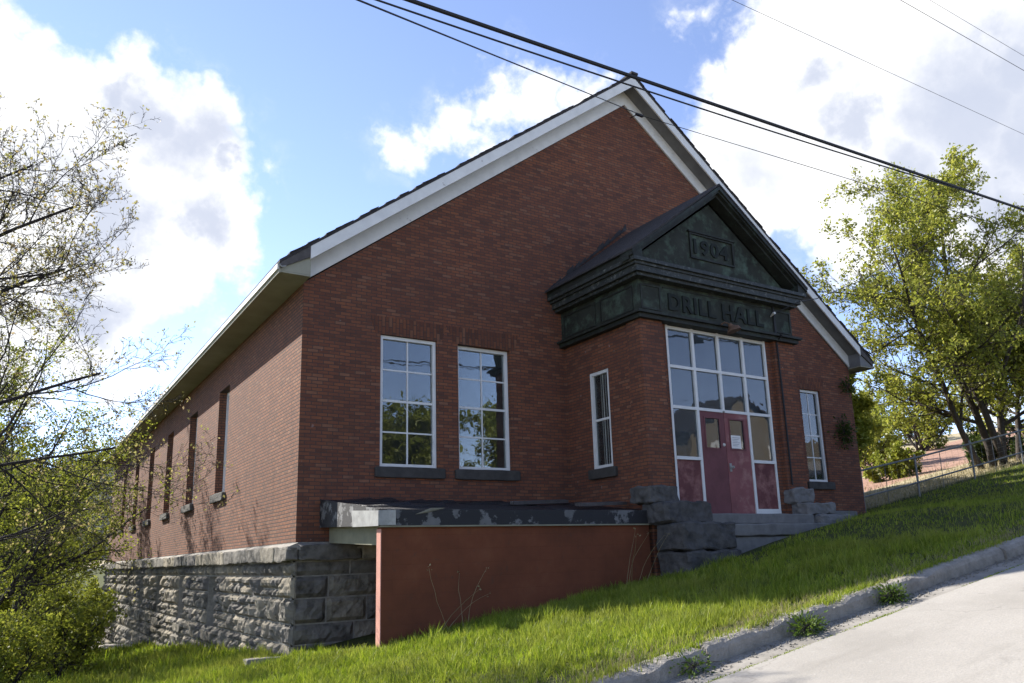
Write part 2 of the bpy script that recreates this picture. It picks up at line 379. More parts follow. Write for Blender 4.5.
# ---------------------------------------------------------------- lie of the land
def xlim(x):
    if x > 60: return 60 + 15*(1 - math.exp(-(x-60)/15))
    if x < -30: return -30 - 10*(1 - math.exp((x+30)/10))
    return x
def gz(x, y):
    xx = xlim(x)
    z = .145*xx + .035*max(0, min(xx, 60)-15.5)
    if y >= -8.35:
        yy = min(y, 60) if x < 12 else min(y, 8)
        z += -1.75 - .06*yy
        if x >= 12 and y > 8: z += .02*(min(y, 30)-8)
        z += .30*math.exp(-((x-9.2)**2/9 + (y+4.2)**2/4.5))
        z += .05*(mnoise.noise((x*.35, y*.35, 3)))*min(1, (y+8.35)/1.5)
    elif y > -17.5:
        z += -1.55
    else:
        z += -1.5 + .04*(min(-17.5-y, 80))
    return z
def roadz(x): 
    xx = xlim(x); return -1.39 + .145*xx + .035*max(0, min(xx, 60)-15.5)

def grid_sheet(name, xs, ys, fz, mat, kind='structure'):
    V = []; F = []
    for y in ys:
        for x in xs: V.append((x, y, fz(x, y)))
    n = len(xs)
    for j in range(len(ys)-1):
        for i in range(n-1):
            a = j*n+i; F.append((a, a+1, a+n+1, a+n))
    b = MB(); b.v = V; b.f = F
    o = b.build(name, mat, smooth=True, recalc=False); o["kind"] = kind
    return o
def span(a, b, s):
    n = max(1, int(round((b-a)/s))); return [a + (b-a)*i/n for i in range(n+1)]
xs = [-700,-400,-250,-150,-100,-70,-50] + span(-40, -8, 2)[:-1] + span(-8, 32, .4) + span(33, 60, 1.5) + [64,68,74,82,95,120,170,260,400,700]
ys = [-700,-400,-250,-150,-100,-77,-60,-40,-30,-24,-20,-17.5,-17.4,-14,-10,-8.42] + span(-8.38, 12, .4) + span(13, 40, 1.5) + [44,50,60,70,90,120,170,260,400,700]
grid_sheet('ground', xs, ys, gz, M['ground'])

rx = [-300,-200,-120,-80,-50] + span(-40, 60, 1) + [65,70,80,100,130,180,300]
def cam_y(y): return .0
grid_sheet('road', rx, [-17.2, -15, -13, -11, -8.72], lambda x, y: roadz(x) - .0 + .03*math.cos((y+13)/8.6*math.pi/2), M['road'])
grid_sheet('gutter', rx, [-8.705, -8.5, -8.33], lambda x, y: roadz(x) + .006 + (.004 if y > -8.4 else 0), M['gutter'])

# kerb: old cast segments, some tilted, tops worn
def kerb():
    b = MB(); x = -30.0; r = random.Random(3)
    while x < 45:
        L = r.uniform(1.6, 2.6); 
        if x + L > 45: break
        n = 70; dy = r.uniform(-.025, .025); dz = r.uniform(-.02, .015); tl = r.uniform(-.02, .02)
        prof = [(-8.36, -.12), (-8.345, .10), (-8.325, .135), (-8.29, .15), (-8.17, .15), (-8.15, .13), (-8.15, -.12)]
        V = []; F = []; m = len(prof)
        for i in range(n+1):
            t = i/n; xx = x + .012 + (L-.024)*t
            for k, (py, pz) in enumerate(prof):
                q = 0 if k in (0, m-1) else 1
                nz = mnoise.noise((xx*3.1, py*9, pz*9)) * .008*q + mnoise.noise((xx*14, py*30, 5)) * .007*q + max(0, mnoise.noise((xx*24, py*40, pz*30))-.15) * -.05*q
                if k in (2, 3) : nz -= max(0, mnoise.noise((xx*2.1, 7, 1))-.1)*.07
                edge = .018 if (i in (0, n)) and q else 0
                V.append((xx, py + dy + tl*(t-.5) + nz*.6, roadz(xx) + pz + dz*q + nz - edge))
        for i in range(n):
            for k in range(m-1):
                a = i*m+k; F.append((a, a+m, a+m+1, a+1))
        F.append(tuple(range(m))); F.append(tuple(n*m+k for k in range(m-1, -1, -1)))
        b.add(V, F); x += L
    o = b.build('kerb', M['kerb'], smooth=False); o["kind"] = 'structure'
kerb()

# broken concrete apron along the left wall and by the corner
b = MB()
for (x0, x1, y0, y1, dz) in ((-.75,-.18,-.2,.5,.05), (-.95,-.2,15.5,17.4,.08), (-.9,-.2,17.6,19.4,.05), (-1.1,-.2,19.6,21.5,.06), (-.9,-.2,21.7,24.5,.05),(-1.0,-.2,24.7,27.5,.05)):
    z = gz((x0+x1)/2, (y0+y1)/2)+dz
    b.prism([(x0,y0,z-.1),(x1,y0,z-.1),(x1+.0,y1,z-.1-.05),(x0+.1,y1,z-.1-.05)], (0,0,.13))
o = b.build('path', M['kerb'], bevel=.015); o["kind"] = 'structure'

# far wooded mountains, left and all round
def ridge(name, az0, az1, dist, h0, h1, seed):
    V = []; F = []; na = 90; nr = 9
    for j in range(nr):
        for i in range(na+1):
            a = az0 + (az1-az0)*i/na; t = j/(nr-1)
            d = dist*(.75 + .55*t)
            h = h0 + (h1-h0)*(.5+.5*mnoise.noise((a*2.3, seed, 0))) + 30*mnoise.noise((a*9, seed, 2))
            prof = math.sin(min(1, t*1.25)*math.pi/2)
            z = -25 + h*prof*(1+.12*mnoise.noise((a*20, t*6, seed)))
            z += 7*mnoise.noise((a*60, t*22, seed))*prof
            V.append((math.sin(a)*d, math.cos(a)*d, z))
    for j in range(nr-1):
        for i in range(na):
            q = j*(na+1)+i; F.append((q, q+1, q+na+2, q+na+1))
    b = MB(); b.v = V; b.f = F
    o = b.build(name, M['hill'], smooth=True, recalc=False); o["kind"] = 'structure'
ridge('hills', -.75, .55, 620, 95, 135, 1.0)

# ---------------------------------------------------------------- the hall
W, L, H, G, T = 15.4, 29.04, 4.5, 10.335, .32
hall = empty('drill_hall', (7.7, 14.5, -1.9), 'red brick gabled hall with white trim, rock-faced stone base and dark copper entrance porch', 'building')
ZB = -3.7     # walls go down past the slope of the ground

def wall_panel(b, ax, u0, u1, z0, z1, holes, depth, pos, sgn):
    """flat wall in plane (ax = 'x': u runs along x at y=pos; 'y': u runs along y at x=pos).
    sgn*depth is the way inwards. Outer and inner faces plus the reveals."""
    us = sorted({u0, u1, *[h[0] for h in holes], *[h[1] for h in holes]})
    zs = sorted({z0, z1, *[h[2] for h in holes], *[h[3] for h in holes]})
    def P(u, z, d): return (u, pos + d, z) if ax == 'x' else (pos + d, u, z)
    dd = depth*sgn
    for i in range(len(us)-1):
        for j in range(len(zs)-1):
            cu = (us[i]+us[i+1])/2; cz = (zs[j]+zs[j+1])/2
            if any(h[0] < cu < h[1] and h[2] < cz < h[3] for h in holes): continue
            for d in (0, dd):
                b.face([P(us[i], zs[j], d), P(us[i+1], zs[j], d), P(us[i+1], zs[j+1], d), P(us[i], zs[j+1], d)])
    for (a, c, e, f) in holes:
        b.face([P(a, e, 0), P(a, f, 0), P(a, f, dd), P(a, e, dd)])
        b.face([P(c, e, 0), P(c, f, 0), P(c, f, dd), P(c, e, dd)])
        b.face([P(a, f, 0), P(c, f, 0), P(c, f, dd), P(a, f, dd)])
        b.face([P(a, e, 0), P(c, e, 0), P(c, e, dd), P(a, e, dd)])

WZ0, WZ1 = 1.30, 3.74
FRONT = [(1.455, 2.60, WZ0, WZ1), (3.05, 4.24, WZ0, WZ1), (13.20, 14.02, WZ0, WZ1)]
SIDE = [(5.40 + 3.65*k, 6.45 + 3.65*k, WZ0-.02, WZ1) for k in range(6)]
PX0, PX1, PD = 5.565, 9.871, 2.5
b = MB()
wall_panel(b, 'x', 0, W, 0.0, H, FRONT + [(6.1, 9.3, .3, 4.0)], T, 0, 1)
for y in (0, T):
    b.face([(0, y, H), (W, y, H), (W/2, y, G)])
b.face([(0, 0, H), (0, T, H), (W/2, T, G), (W/2, 0, G)]); b.face([(W, 0, H), (W, T, H), (W/2, T, G), (W/2, 0, G)])
def weld(o):
    bm = bmesh.new(); bm.from_mesh(o.data); bmesh.ops.remove_doubles(bm, verts=bm.verts, dist=1e-4)
    bmesh.ops.recalc_face_normals(bm, faces=bm.faces); bm.to_mesh(o.data); bm.free(); return o
weld(b.build('brick_wall', M['brick'], hall, recalc=False))
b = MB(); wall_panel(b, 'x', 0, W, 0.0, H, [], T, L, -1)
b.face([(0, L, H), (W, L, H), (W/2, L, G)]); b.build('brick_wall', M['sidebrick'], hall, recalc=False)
b = MB(); wall_panel(b, 'y', 0, L, 0.0, H, SIDE, T, 0, 1); tag(b.build('brick_wall', M['sidebrick'], hall, recalc=False), 'brick side wall with tall windows, its colour paled as if sunlit')
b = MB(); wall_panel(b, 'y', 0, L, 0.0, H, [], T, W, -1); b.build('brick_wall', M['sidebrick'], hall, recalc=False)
# floor, ceiling, inner partition so the inside is a dark room
b = MB(); b.box(T, W-T, T, L-T, -.1, .05)
b.box(T, W-T, 9.0, 9.15, .05, 4.48)
b.build('interior', M['inside'], hall)

# soldier-course flat arches above the openings, a few mm proud
for (a, c, e, f) in FRONT:
    b = MB(); b.prism([(a-.10, -.004, f+.003), (c+.10, -.004, f+.003), (c+.22, -.004, f+.34), (a-.22, -.004, f+.34)], (0, .05, 0)); b.build('brick_lintel', M['soldier'], hall)
for (a, c, e, f) in []:
    b = MB(); b.prism([(-.004, a-.08, f+.003), (-.004, c+.08, f+.003), (-.004, c+.18, f+.30), (-.004, a-.18, f+.30)], (.05, 0, 0)); b.build('brick_lintel', M['soldier'], hall)

def rough_box(b, x0, x1, y0, y1, z0, z1, amp=.015, seed=0, cell=.12):
    """stone block: subdivided box, worn edges and an uneven face"""
    bm = bmesh.new(); bmesh.ops.create_cube(bm, size=1)
    sx, sy, sz = x1-x0, y1-y0, z1-z0
    cuts = max(2, min(9 if amp < .03 else 16, int(max(sx, sy, sz)/cell)))
    bmesh.ops.subdivide_edges(bm, edges=bm.edges, cuts=cuts, use_grid_fill=True)
    vs = []
    for v in bm.verts:
        p = v.co.copy(); q = Vector((p.x*sx, p.y*sy, p.z*sz))
        nedge = sum(1 for k in range(3) if abs(abs(p[k]) - .5) < 1e-4)
        w = Vector((q.x + (x0+x1)/2, q.y + (y0+y1)/2, q.z + (z0+z1)/2))
        d = mnoise.noise_vector(w*3.7 + Vector((seed, 0, 0)))*amp + mnoise.noise_vector(w*13)*amp*.5
        if amp > .03: d += mnoise.noise_vector(w*8)*amp*.6 + mnoise.cell_vector(w*5.5)*amp*.10
        if nedge >= 2: q *= 1 - .02*nedge - amp*.3
        w = Vector((q.x + (x0+x1)/2, q.y + (y0+y1)/2, q.z + (z0+z1)/2)) + d
        vs.append(w)
    b.add(vs, [tuple(v.index for v in f.verts) for f in bm.faces]); bm.free()

for k, (a, c, e, f) in enumerate(FRONT):
    b = MB(); rough_box(b, a-.10, c+.14, -.07, .10, e-.20, e-.003, .006, k)
    b.build('window_sill', M['sill'], hall)
for k, (a, c, e, f) in enumerate(SIDE):
    b = MB(); rough_box(b, -.09, .10, a-.12, c+.12, e-.19, e-.003, .012, k+5)
    b.build('window_sill', M['darkstone'], hall)

def sash_window(u0, u1, z0, z1, ax, pos, inward, cols=2, rows=4, fw=.075, rail=None, glass='glass', curtain=False, tilt=0, fmat='frame', name='window', rec=.11):
    """double-hung window: frame is the part, glazing bars and panes its sub-parts"""
    def bx(bb, a, c, e, f, d0, d1):
        d0, d1 = sorted((d0*inward, d1*inward))
        if ax == 'x': bb.box(a, c, pos+d0, pos+d1, e, f)
        else: bb.box(pos+d0, pos+d1, a, c, e, f)
    fr = MB(); g = .004
    bx(fr, u0+g, u0+fw, z0+g, z1-g, rec, rec+.10); bx(fr, u1-fw, u1-g, z0+g, z1-g, rec, rec+.10)
    bx(fr, u0+fw, u1-fw, z1-fw, z1-g, rec+.002, rec+.10); bx(fr, u0+fw, u1-fw, z0+g, z0+fw*.9, rec+.002, rec+.10)
    F = fr.build(name, M[fmat], hall)
    a, c, e, f = u0+fw, u1-fw, z0+fw*.9, z1-fw
    bars = MB(); w = .014
    for i in range(1, cols):
        u = a + (c-a)*i/cols; bx(bars, u-w, u+w, e, f, rec+.04, rec+.065)
    for j in range(1, rows):
        z = e + (f-e)*j/rows; ww = .022 if j*2 == rows else w
        bx(bars, a, c, z-ww, z+ww, rec+.037 if j*2 == rows else rec+.043, rec+.062)
    bars.build('glazing_bars', M[fmat], F)
    gl = MB(); d = rec+.055
    if ax == 'x': gl.box(a, c, pos+d*inward-.002, pos+d*inward+.002, e, f)
    else: gl.box(pos+d*inward-.002, pos+d*inward+.002, a, c, e, f)
    gl.build('pane', M[glass], F)
    if curtain:
        cb = MB(); n = 40; pts = []
        for i in range(n+1):
            u = a + (c-a)*i/n*curtain; dd = rec+.09 + .03*math.sin(i*1.3) + .015*math.sin(i*3.1)
            pts.append((u, dd))
        for i in range(n):
            (ua, da), (ub, db) = pts[i], pts[i+1]
            if ax == 'x': cb.face([(ua, pos+da*inward, e), (ub, pos+db*inward, e), (ub, pos+db*inward, f), (ua, pos+da*inward, f)])
            else: cb.face([(pos+da*inward, ua, e), (pos+db*inward, ub, e), (pos+db*inward, ub, f), (pos+da*inward, ua, f)])
        cb.build('curtain', M['curtain'], F)
    return F
sash_window(*FRONT[0], 'x', 0, 1, fw=.065, rec=.05)
sash_window(*FRONT[1], 'x', 0, 1, fw=.07, rec=.10)
sash_window(*FRONT[2], 'x', 0, 1, fw=.07, rec=.06)
for h in SIDE:
    sash_window(*h, 'y', 0, 1, fw=.09, rec=.17, rows=4)

# ---- stone base ------------------------------------------------------------
BW = [(5.55 + 3.65*k, 6.45 + 3.65*k, -1.72-.02*k, -.56) for k in range(6)]
b = MB()
wall_panel(b, 'y', 0.03, L, ZB, 0.0, BW, T+.05, -.02, 1)
wall_panel(b, 'x', 0.0, W, ZB, 0.0, [], T, -.02, 1)
wall_panel(b, 'y', 0, L, ZB, 0.0, [], T, W, -1); wall_panel(b, 'x', 0, W, ZB, 0.0, [], T, L, -1)
base = b.build('mortar_joints', M['mortar'], hall, recalc=False)

def rock(b, u0, u1, z0, z1, P, out, bulge, seed, cell=.045, topslope=0):
    """one rock-faced block; P(u, z, d) maps to the world, d outwards"""
    g = .015; u0 += g; u1 -= g; z0 += g*.8; z1 -= g*.8
    nu = max(4, int((u1-u0)/cell)); nz = max(3, int((z1-z0)/cell)); V = []; F = []
    r = random.Random(seed)
    tu, tz = r.uniform(-.35, .35), r.uniform(-.45, .25)
    cuts = [(Vector((r.uniform(-1, 1), r.uniform(-1, 1))), r.uniform(.3, .9), r.uniform(.25, .8)) for _ in range(3)]
    for j in range(nz+1):
        for i in range(nu+1):
            s, t = i/nu, j/nz
            eu = min(s, 1-s)*(u1-u0); ez = min(t, 1-t)*(z1-z0)
            e = min(1, eu/.07)*min(1, ez/.06); e = max(0, e)**.6
            h = .60 + tu*(s-.5) + tz*(t-.5)
            for n, off, sl in cuts:
                k = (s*2-1)*n.x + (t*2-1)*n.y - off
                if k > 0: h -= k*sl
            u = u0 + (u1-u0)*s; z = z0 + (z1-z0)*t
            h += .45*mnoise.noise((u*6, z*7, seed*.37)) + .22*mnoise.noise((u*17, z*19, seed*.11))
            if topslope and t > .7: h = min(h, .9) - 0.0
            d = .004 + bulge*max(0, h)*e
            V.append(P(u + .006*mnoise.noise((z*9, seed, 1)), z + .006*mnoise.noise((u*9, seed, 2)), d*out))
    o = 0
    for j in range(nz):
        for i in range(nu):
            a = j*(nu+1)+i; F.append((a, a+1, a+nu+2, a+nu+1))
    # return edges back to the joint
    m = len(V)
    ring = [i for i in range(nu+1)] + [j*(nu+1)+nu for j in range(1, nz+1)] + [nz*(nu+1)+i for i in range(nu-1, -1, -1)] + [j*(nu+1) for j in range(nz-1, 0, -1)]
    def back(idx):
        j, i = divmod(idx, nu+1)
        return P(u0 + (u1-u0)*i/nu, z0 + (z1-z0)*j/nz, -.03*out)
    V2 = [back(i) for i in ring]; n = len(ring)
    for k in range(n):
        q = (k+1) % n; F.append((ring[k], ring[q], m+q, m+k))
    b.add(V + V2, F)

def Pside(u, z, d): return (-.02 - d, u, z)
def Pfront(u, z, d): return (u, -.02 - d, z)
r = random.Random(5)
courses = [(-.31, -.545, .07), (-.545, -.90, .11), (-.90, -1.30, .11), (-1.30, -1.62, .10), (-1.62, -2.0, .11), (-2.0, -2.4, .10), (-2.4, -2.8, .10), (-2.8, -3.2, .10), (-3.2, -3.65, .10)]
b = MB(); sd = 1
for (zt, zb, bul) in courses:
    u = -.09
    while u < L:
        wdt = r.uniform(.3, .8); 
        if u < 0: wdt = r.choice([.45, .62])
        e = min(L, u + wdt)
        # stop at a window opening
        hit = [h for h in BW if h[0] < e and h[1] > u and h[2] < (zt+zb)/2 < h[3]]
        if hit:
            h = hit[0]
            if u < h[0] - .1: e = h[0]
            else: u = h[1]; continue
        elif [h for h in BW if h[1] > u and h[0]-.12 < e < h[0] and h[2] < (zt+zb)/2 < h[3]]:
            e = [h for h in BW if h[0]-.12 < e < h[0]][0][0]
        cell = .045 if u < 9 else (.07 if u < 18 else .10)
        if zb > gz(-.2, u) - .6:
            if r.random() < .5 and wdt > .3 and (zt-zb) > .3 and u > .4:
                zm = zb + (zt-zb)*r.choice([.4, .5, .6]); um = u + (e-u)*r.uniform(.4, .6)
                rock(b, u, e if r.random() < .5 else e, zm, zt, Pside, 1, bul*1.35, sd, cell); sd += 1
                rock(b, u, um, zb, zm, Pside, 1, bul*1.35, sd, cell); sd += 1
                rock(b, um, e, zb, zm, Pside, 1, bul*1.35, sd, cell); sd += 1
            else:
                rock(b, u, e, zb, zt, Pside, 1, bul*1.35, sd, cell); sd += 1
        u = e
# front face of the base (seen through the open end of the areaway)
for (zt, zb, bul) in courses[:6]:
    u = -.075
    while u < 5.5:
        wdt = r.uniform(.5, 1.2); e = min(5.55, u + wdt)
        rock(b, u, e, zb, zt, Pfront, 1, bul*.8, sd, .06); sd += 1; u = e
# front base right of the porch
b.build('rock_faced_stone', M['stone'], hall, recalc=False); b = MB()
for (zt, zb) in ((.36, 0), (0, -.35), (-.35, -.7), (-.7, -1.1)):
    u = PX1 + .02
    while u < W:
        e = min(W, u + r.uniform(.5, 1.1)); 
        if e < W and W - e < .25: e = W
        rock(b, u, e, zb, zt, Pfront, 1, .08, sd, .07); sd += 1; u = e
stones = b.build('rock_faced_stone', M['stone'], hall, recalc=False)

# projecting water table course with a sloped, sunlit top
b = MB(); u = -.16
while u < L:
    e = min(L, u + r.uniform(.7, 1.3))
    rough_box(b, -.19, .0, u+.006, e-.006, -.305, -.06, .022, sd, .1); sd += 1; u = e
u = -.0
while u < 5.5:
    e = min(5.5, u + r.uniform(.8, 1.5))
    rough_box(b, u+.006, e-.006, -.18, -.0, -.30, -.05, .02, sd, .1); sd += 1; u = e
b.build('water_table', M['stone'], hall, recalc=False)
b = MB()
b.prism([(-.175, -.15, -.075), (.0, -.15, -.004), (.0, -.15, -.12), (-.175, -.15, -.12)], (0, L+.15, 0))
b.prism([(.0, -.17, -.075), (.0, -.0, -.006), (.0, -.0, -.12), (.0, -.17, -.12)], (5.5, 0, 0))
b.build('weathering_slope', M['gutter'], hall)
b = MB(); x = PX1+.05
for e in (11.6, 13.2, 14.75):
    rough_box(b, x, e-.01, -.22, -.0, .36, .54, .012, sd); sd += 1; x = e
b.build('stone_ledge', M['stepstone'], hall)

# boarded cellar windows
for h in BW:
    fr = MB(); x = .20
    fr.box(x, x+.08, h[0]+.004, h[0]+.09, h[2]+.004, h[3]-.004); fr.box(x, x+.08, h[1]-.09, h[1]-.004, h[2]+.004, h[3]-.004)
    fr.box(x+.002, x+.08, h[0]+.09, h[1]-.09, h[3]-.09, h[3]-.004); fr.box(x+.002, x+.08, h[0]+.09, h[1]-.09, h[2]+.004, h[2]+.08)
    F = fr.build('cellar_window', M['board'], hall)
    p = MB(); p.box(x+.03, x+.05, h[0]+.09, h[1]-.09, h[2]+.08, h[3]-.09); p.build('grey_board', M['board'], F)
    s = MB(); rough_box(s, -.13, .05, h[0]-.06, h[1]+.06, h[2]-.20, h[2]-.004, .02, sd); sd += 1
    s.build('cellar_sill', M['stone'], F)

# ---- roof -------------------------------------------------------------------
RZ = 10.93; SL = .757; OY = .43; OX = .55
xr = W/2
def roof_z(x): return RZ - SL*abs(x - xr)
b = MB()
for s in (-1, 1):
    xe = xr + s*(xr + OX)
    n = 46; th = .055
    # slab
    p = [(xr, -OY-.012, RZ), (xe, -OY-.012, roof_z(xe)), (xe, -OY-.012, roof_z(xe)-th), (xr, -OY-.012, RZ-th)]
    b.prism(p, (0, L+.9, 0))
b.build('roof', M['shingle'], hall)
# ragged shingle edge along the rake, on top of the slab
b = MB(); rr = random.Random(9)
for s in (-1, 1):
    d = 0.0; tot = xr + OX
    while d < tot:
        w_ = rr.uniform(.13, .2); x0 = xr + s*(tot-d); x1 = xr + s*(tot-min(tot, d+w_+.03))
        y0 = -OY-.018-rr.uniform(0, .022); up = .008 + rr.uniform(0, .018)
        if rr.random() < .85:
            b.prism([(x0, y0, roof_z(x0)+.004), (x1, y0, roof_z(x1)+.004), (x1, y0, roof_z(x1)+up*.5+.006), (x0, y0, roof_z(x0)+up+.012)], (0, .35, 0))
        d += w_
b.box(xr-.10, xr+.10, -OY-.07, L+.45, RZ-.02, RZ+.035)
b.build('shingle_edge', M['shingle'], hall)
# bargeboards (outer), soffits and frieze boards (against the brick)
b = MB()
for s in (-1, 1):
    xe = xr + s*(xr + .02)
    def q(x, dz): return roof_z(x) - .058 - dz
    b.prism([(xr, -OY, q(xr, 0)), (xe, -OY, q(xe, 0)), (xe, -OY, q(xe, .24)), (xr, -OY, q(xr, .24))], (0, .035, 0))
b.build('bargeboard', M['white'], hall)
for s in (-1, 1):
    xa, xe = xr + s*(xr+.022), xr + s*(xr + OX - .02); b = MB(); b.prism([(xa, -OY, q(xa, 0)), (xe, -OY, q(xe, 0)), (xe, -OY, q(xe, .10)), (xa, -OY, q(xa, .20))], (0, .035, 0)); b.build('rake_end', M['wood'], hall)
b = MB()
for s in (-1, 1):
    xe = xr + s*xr
    b.prism([(xr, -.045, roof_z(xr)-.24), (xe, -.045, roof_z(xe)-.24), (xe, -.045, roof_z(xe)-.575), (xr, -.045, roof_z(xr)-.595)], (0, .04, 0))
b.build('frieze_board', M['white'], hall)
b = MB()
for s in (-1, 1):
    xe = xr + s*(xr+.02)
    b.prism([(xr, -.39, roof_z(xr)-.20), (xe, -.39, roof_z(xe)-.20), (xe, -.39, roof_z(xe)-.235), (xr, -.39, roof_z(xr)-.235)], (0, .385, 0))
b.build('rake_soffit', M['soffitgrey'], hall)
for x0, x1 in ((-OX+.03, -.004), (W+.004, W+OX-.03)):
    b = MB(); b.box(x0, x1, -OY+.04, L+.3, H-.02, H+.005)
    b.build('eave_soffit', M['soffit'], hall)
b = MB()
for (xa, xb_) in ((-OX+.03, -.003),):
    b.prism([(xa, -OY+.038, H+.007), (xb_, -OY+.038, H+.007), (xb_, -OY+.038, roof_z(0)-.08), (xa, -OY+.038, roof_z(xa)-.08)], (0, .38, 0))
b.build('eave_return', M['soffit'], hall)
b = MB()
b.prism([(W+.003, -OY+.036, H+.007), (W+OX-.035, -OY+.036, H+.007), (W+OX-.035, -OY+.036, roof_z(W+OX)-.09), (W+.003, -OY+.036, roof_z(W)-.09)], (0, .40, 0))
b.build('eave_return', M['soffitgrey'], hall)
b = MB()
b.box(-OX-.0, -OX+.028, -OY+.02, L+.4, H-.04, roof_z(-OX)-.068); b.build('eave_fascia', M['soffit'], hall); b = MB(); b.box(W+OX-.028, W+OX, -OY+.02, L+.4, H-.04, roof_z(-OX)-.068); b.build('eave_fascia', M['soffit'], hall); b = MB()
b.box(-OX-.03, -OX-.002, -OY+.02, L+.4, H+.02, roof_z(-OX)-.072)
b.build('gutter_strip', M['white'], hall)
b = MB(); b.tube([(-OX+.02,-OY+.0,4.60),(-OX-.03,-OY-.04,4.585),(-OX+.03,-OY-.06,4.54),(-OX+.1,-OY-.05,4.565)], .012, 5)
b.build('gutter_bracket', M['flashing'], hall)

# ---- porch -------------------------------------------------------------------
YF = -PD
b = MB()
SWIN = (-1.42, -.80, 1.28, 3.22)      # side window opening, along y
wall_panel(b, 'y', YF+.05, -.004, -.9, 3.95, [SWIN], .28, PX0+.05, 1)
b.build('porch_wall', M['brick'], hall, recalc=False); b = MB(); wall_panel(b, 'y', YF+.05, -.004, -.9, 3.95, [], .28, PX1-.05, -1)
b.build('porch_wall', M['brick'], hall, recalc=False)
XJ0, XJ1 = 6.29, 9.10
for (a, c, ra, rc) in ((PX0, 6.12, 6.12, XJ0), (9.27, PX1, XJ1, 9.27)):
    b = MB(); b.box(a, c, YF, YF+.40, -.9, 3.96); b.box(ra-.001, rc, YF+.11, YF+.35, -.9, 3.955)
    b.build('brick_pier', M['brick'], hall)
b = MB()
s = sash_window(*SWIN, 'y', PX0+.05, 1, cols=1, rows=2, fw=.07, rec=.02, name='window', curtain=.6)
b = MB(); rough_box(b, PX0-.03, PX0+.2, -1.55, -.70, 1.08, 1.277, .006, 77); b.build('window_sill', M['sill'], hall)
# lintel shadow gap board over the porch side window
# entablature: architrave ledge, frieze, cornice, pediment
cx = (PX0+PX1)/2
def ring_box(bb, hw, yf, z0, z1): bb.box(cx-hw, cx+hw, yf, -.002, z0, z1)
b = MB(); ring_box(b, 2.24, YF-.10, 3.93, 4.01); ring_box(b, 2.30, YF-.16, 4.012, 4.06)
ent = b.build('architrave', M['copper'], hall)
b = MB(); ring_box(b, 2.16, YF-.02, 4.061, 4.70)
b.build('frieze', M['copperface'], hall)
b = MB()
fy = YF-.02
for (a, c) in ((cx-2.12, cx-1.62), (cx+1.62, cx+2.12)):     # raised end panels
    for q in ((a, a+.03, 4.13, 4.62), (c-.03, c, 4.13, 4.62), (a+.03, c-.03, 4.59, 4.62), (a+.03, c-.03, 4.13, 4.16)):
        b.box(q[0], q[1], fy-.018, fy+.01, q[2], q[3])
for (a, c) in ((YF+.15, -1.35), (-1.2, -.1)):
    for q in ((a, a+.03, 4.13, 4.62), (c-.03, c, 4.13, 4.62), (a+.03, c-.03, 4.59, 4.62), (a+.03, c-.03, 4.13, 4.16)):
        b.box(cx-2.178, cx-2.15, q[0], q[1], q[2], q[3])
b.box(cx-1.55, cx+1.55, fy-.012, fy+.01, 4.09, 4.11); b.box(cx-1.55, cx+1.55, fy-.012, fy+.01, 4.62, 4.64)
b.build('raised_panel', M['copper'], hall)
cx_keep = cx; cx = 7.635
b = MB(); ring_box(b, 2.24, YF-.20, 4.701, 4.76); ring_box(b, 2.31, YF-.27, 4.762, 4.88); ring_box(b, 2.36, YF-.30, 4.881, 4.93); ring_box(b, 2.42, YF-.35, 4.932, 5.0)
b.build('cornice', M['copperstreak'], hall)
PZ, PS = 5.0, .75
ax_, az_ = cx, 5.0 + 2.5*PS - .02
b = MB()   # tympanum
b.prism([(cx-2.3, YF-.02, PZ+.002), (cx+2.3, YF-.02, PZ+.002), (cx, YF-.02, PZ+2.3*PS-.06)], (0, .10, 0))
b.build('tympanum', M['copperface'], hall)
b = MB(); b.box(cx-2.42, cx-2.20, YF-.33, -.004, 5.001, 5.17); b.build('roof_plate', M['copper'], hall); b = MB(); b.box(cx+2.20, cx+2.42, YF-.33, -.004, 5.001, 5.17); b.build('roof_plate', M['copper'], hall)
b = MB()   # raking cornices in three fillets
for s in (-1, 1):
    for (dz0, dz1, y0) in ((0, .08, YF-.36), (.08, .125, YF-.32), (.125, .19, YF-.24)):
        xe = cx + s*2.46; ze = PZ+.03; za = ze + 2.46*PS
        b.prism([(xe, y0, ze-dz0*.9+.09), (cx, y0, za-dz0+.07), (cx, y0, za-dz1+.07+.001), (xe - s*0, y0, ze-dz1*.9+.09+.001)], (0, (YF-.0)-y0, 0))
b.build('raking_cornice', M['copper'], hall)
b = MB()
for s in (-1, 1):
    xe = cx + s*2.48
    b.prism([(xe, YF-.37, PZ+.105), (cx, YF-.37, PZ+.105+2.48*PS), (cx, YF-.37, PZ+.145+2.48*PS), (xe, YF-.37, PZ+.145)], (0, PD+.36, 0))
# ragged flashing where the porch roof meets the wall
rr = random.Random(4)
for k in range(13):
    t = k/13; x0 = cx-2.42+2.3*t; z0 = PZ+.15+2.5*PS*t
    hgt = rr.uniform(.05, .16)
    b.prism([(x0, -.03, z0), (x0+.20, -.03, z0+.20*PS), (x0+.19, -.03, z0+.20*PS+hgt), (x0+.02, -.03, z0+hgt*rr.uniform(.5,1))], (0, .024, 0))
b.build('porch_roof', M['shingle'], hall)
# dated panel
b = MB(); a, c, e, f = cx-.65, cx+.60, 5.38, 5.93
for q in ((a, a+.035, e, f), (c-.035, c, e, f), (a+.035, c-.035, f-.035, f), (a+.035, c-.035, e, e+.035)):
    b.box(q[0], q[1], YF-.055, YF-.015, q[2], q[3])
b.box(a-.04, c+.04, YF-.08, YF-.018, f+.002, f+.035)
b.build('date_panel_frame', M['copper'], hall)
cx = cx_keep

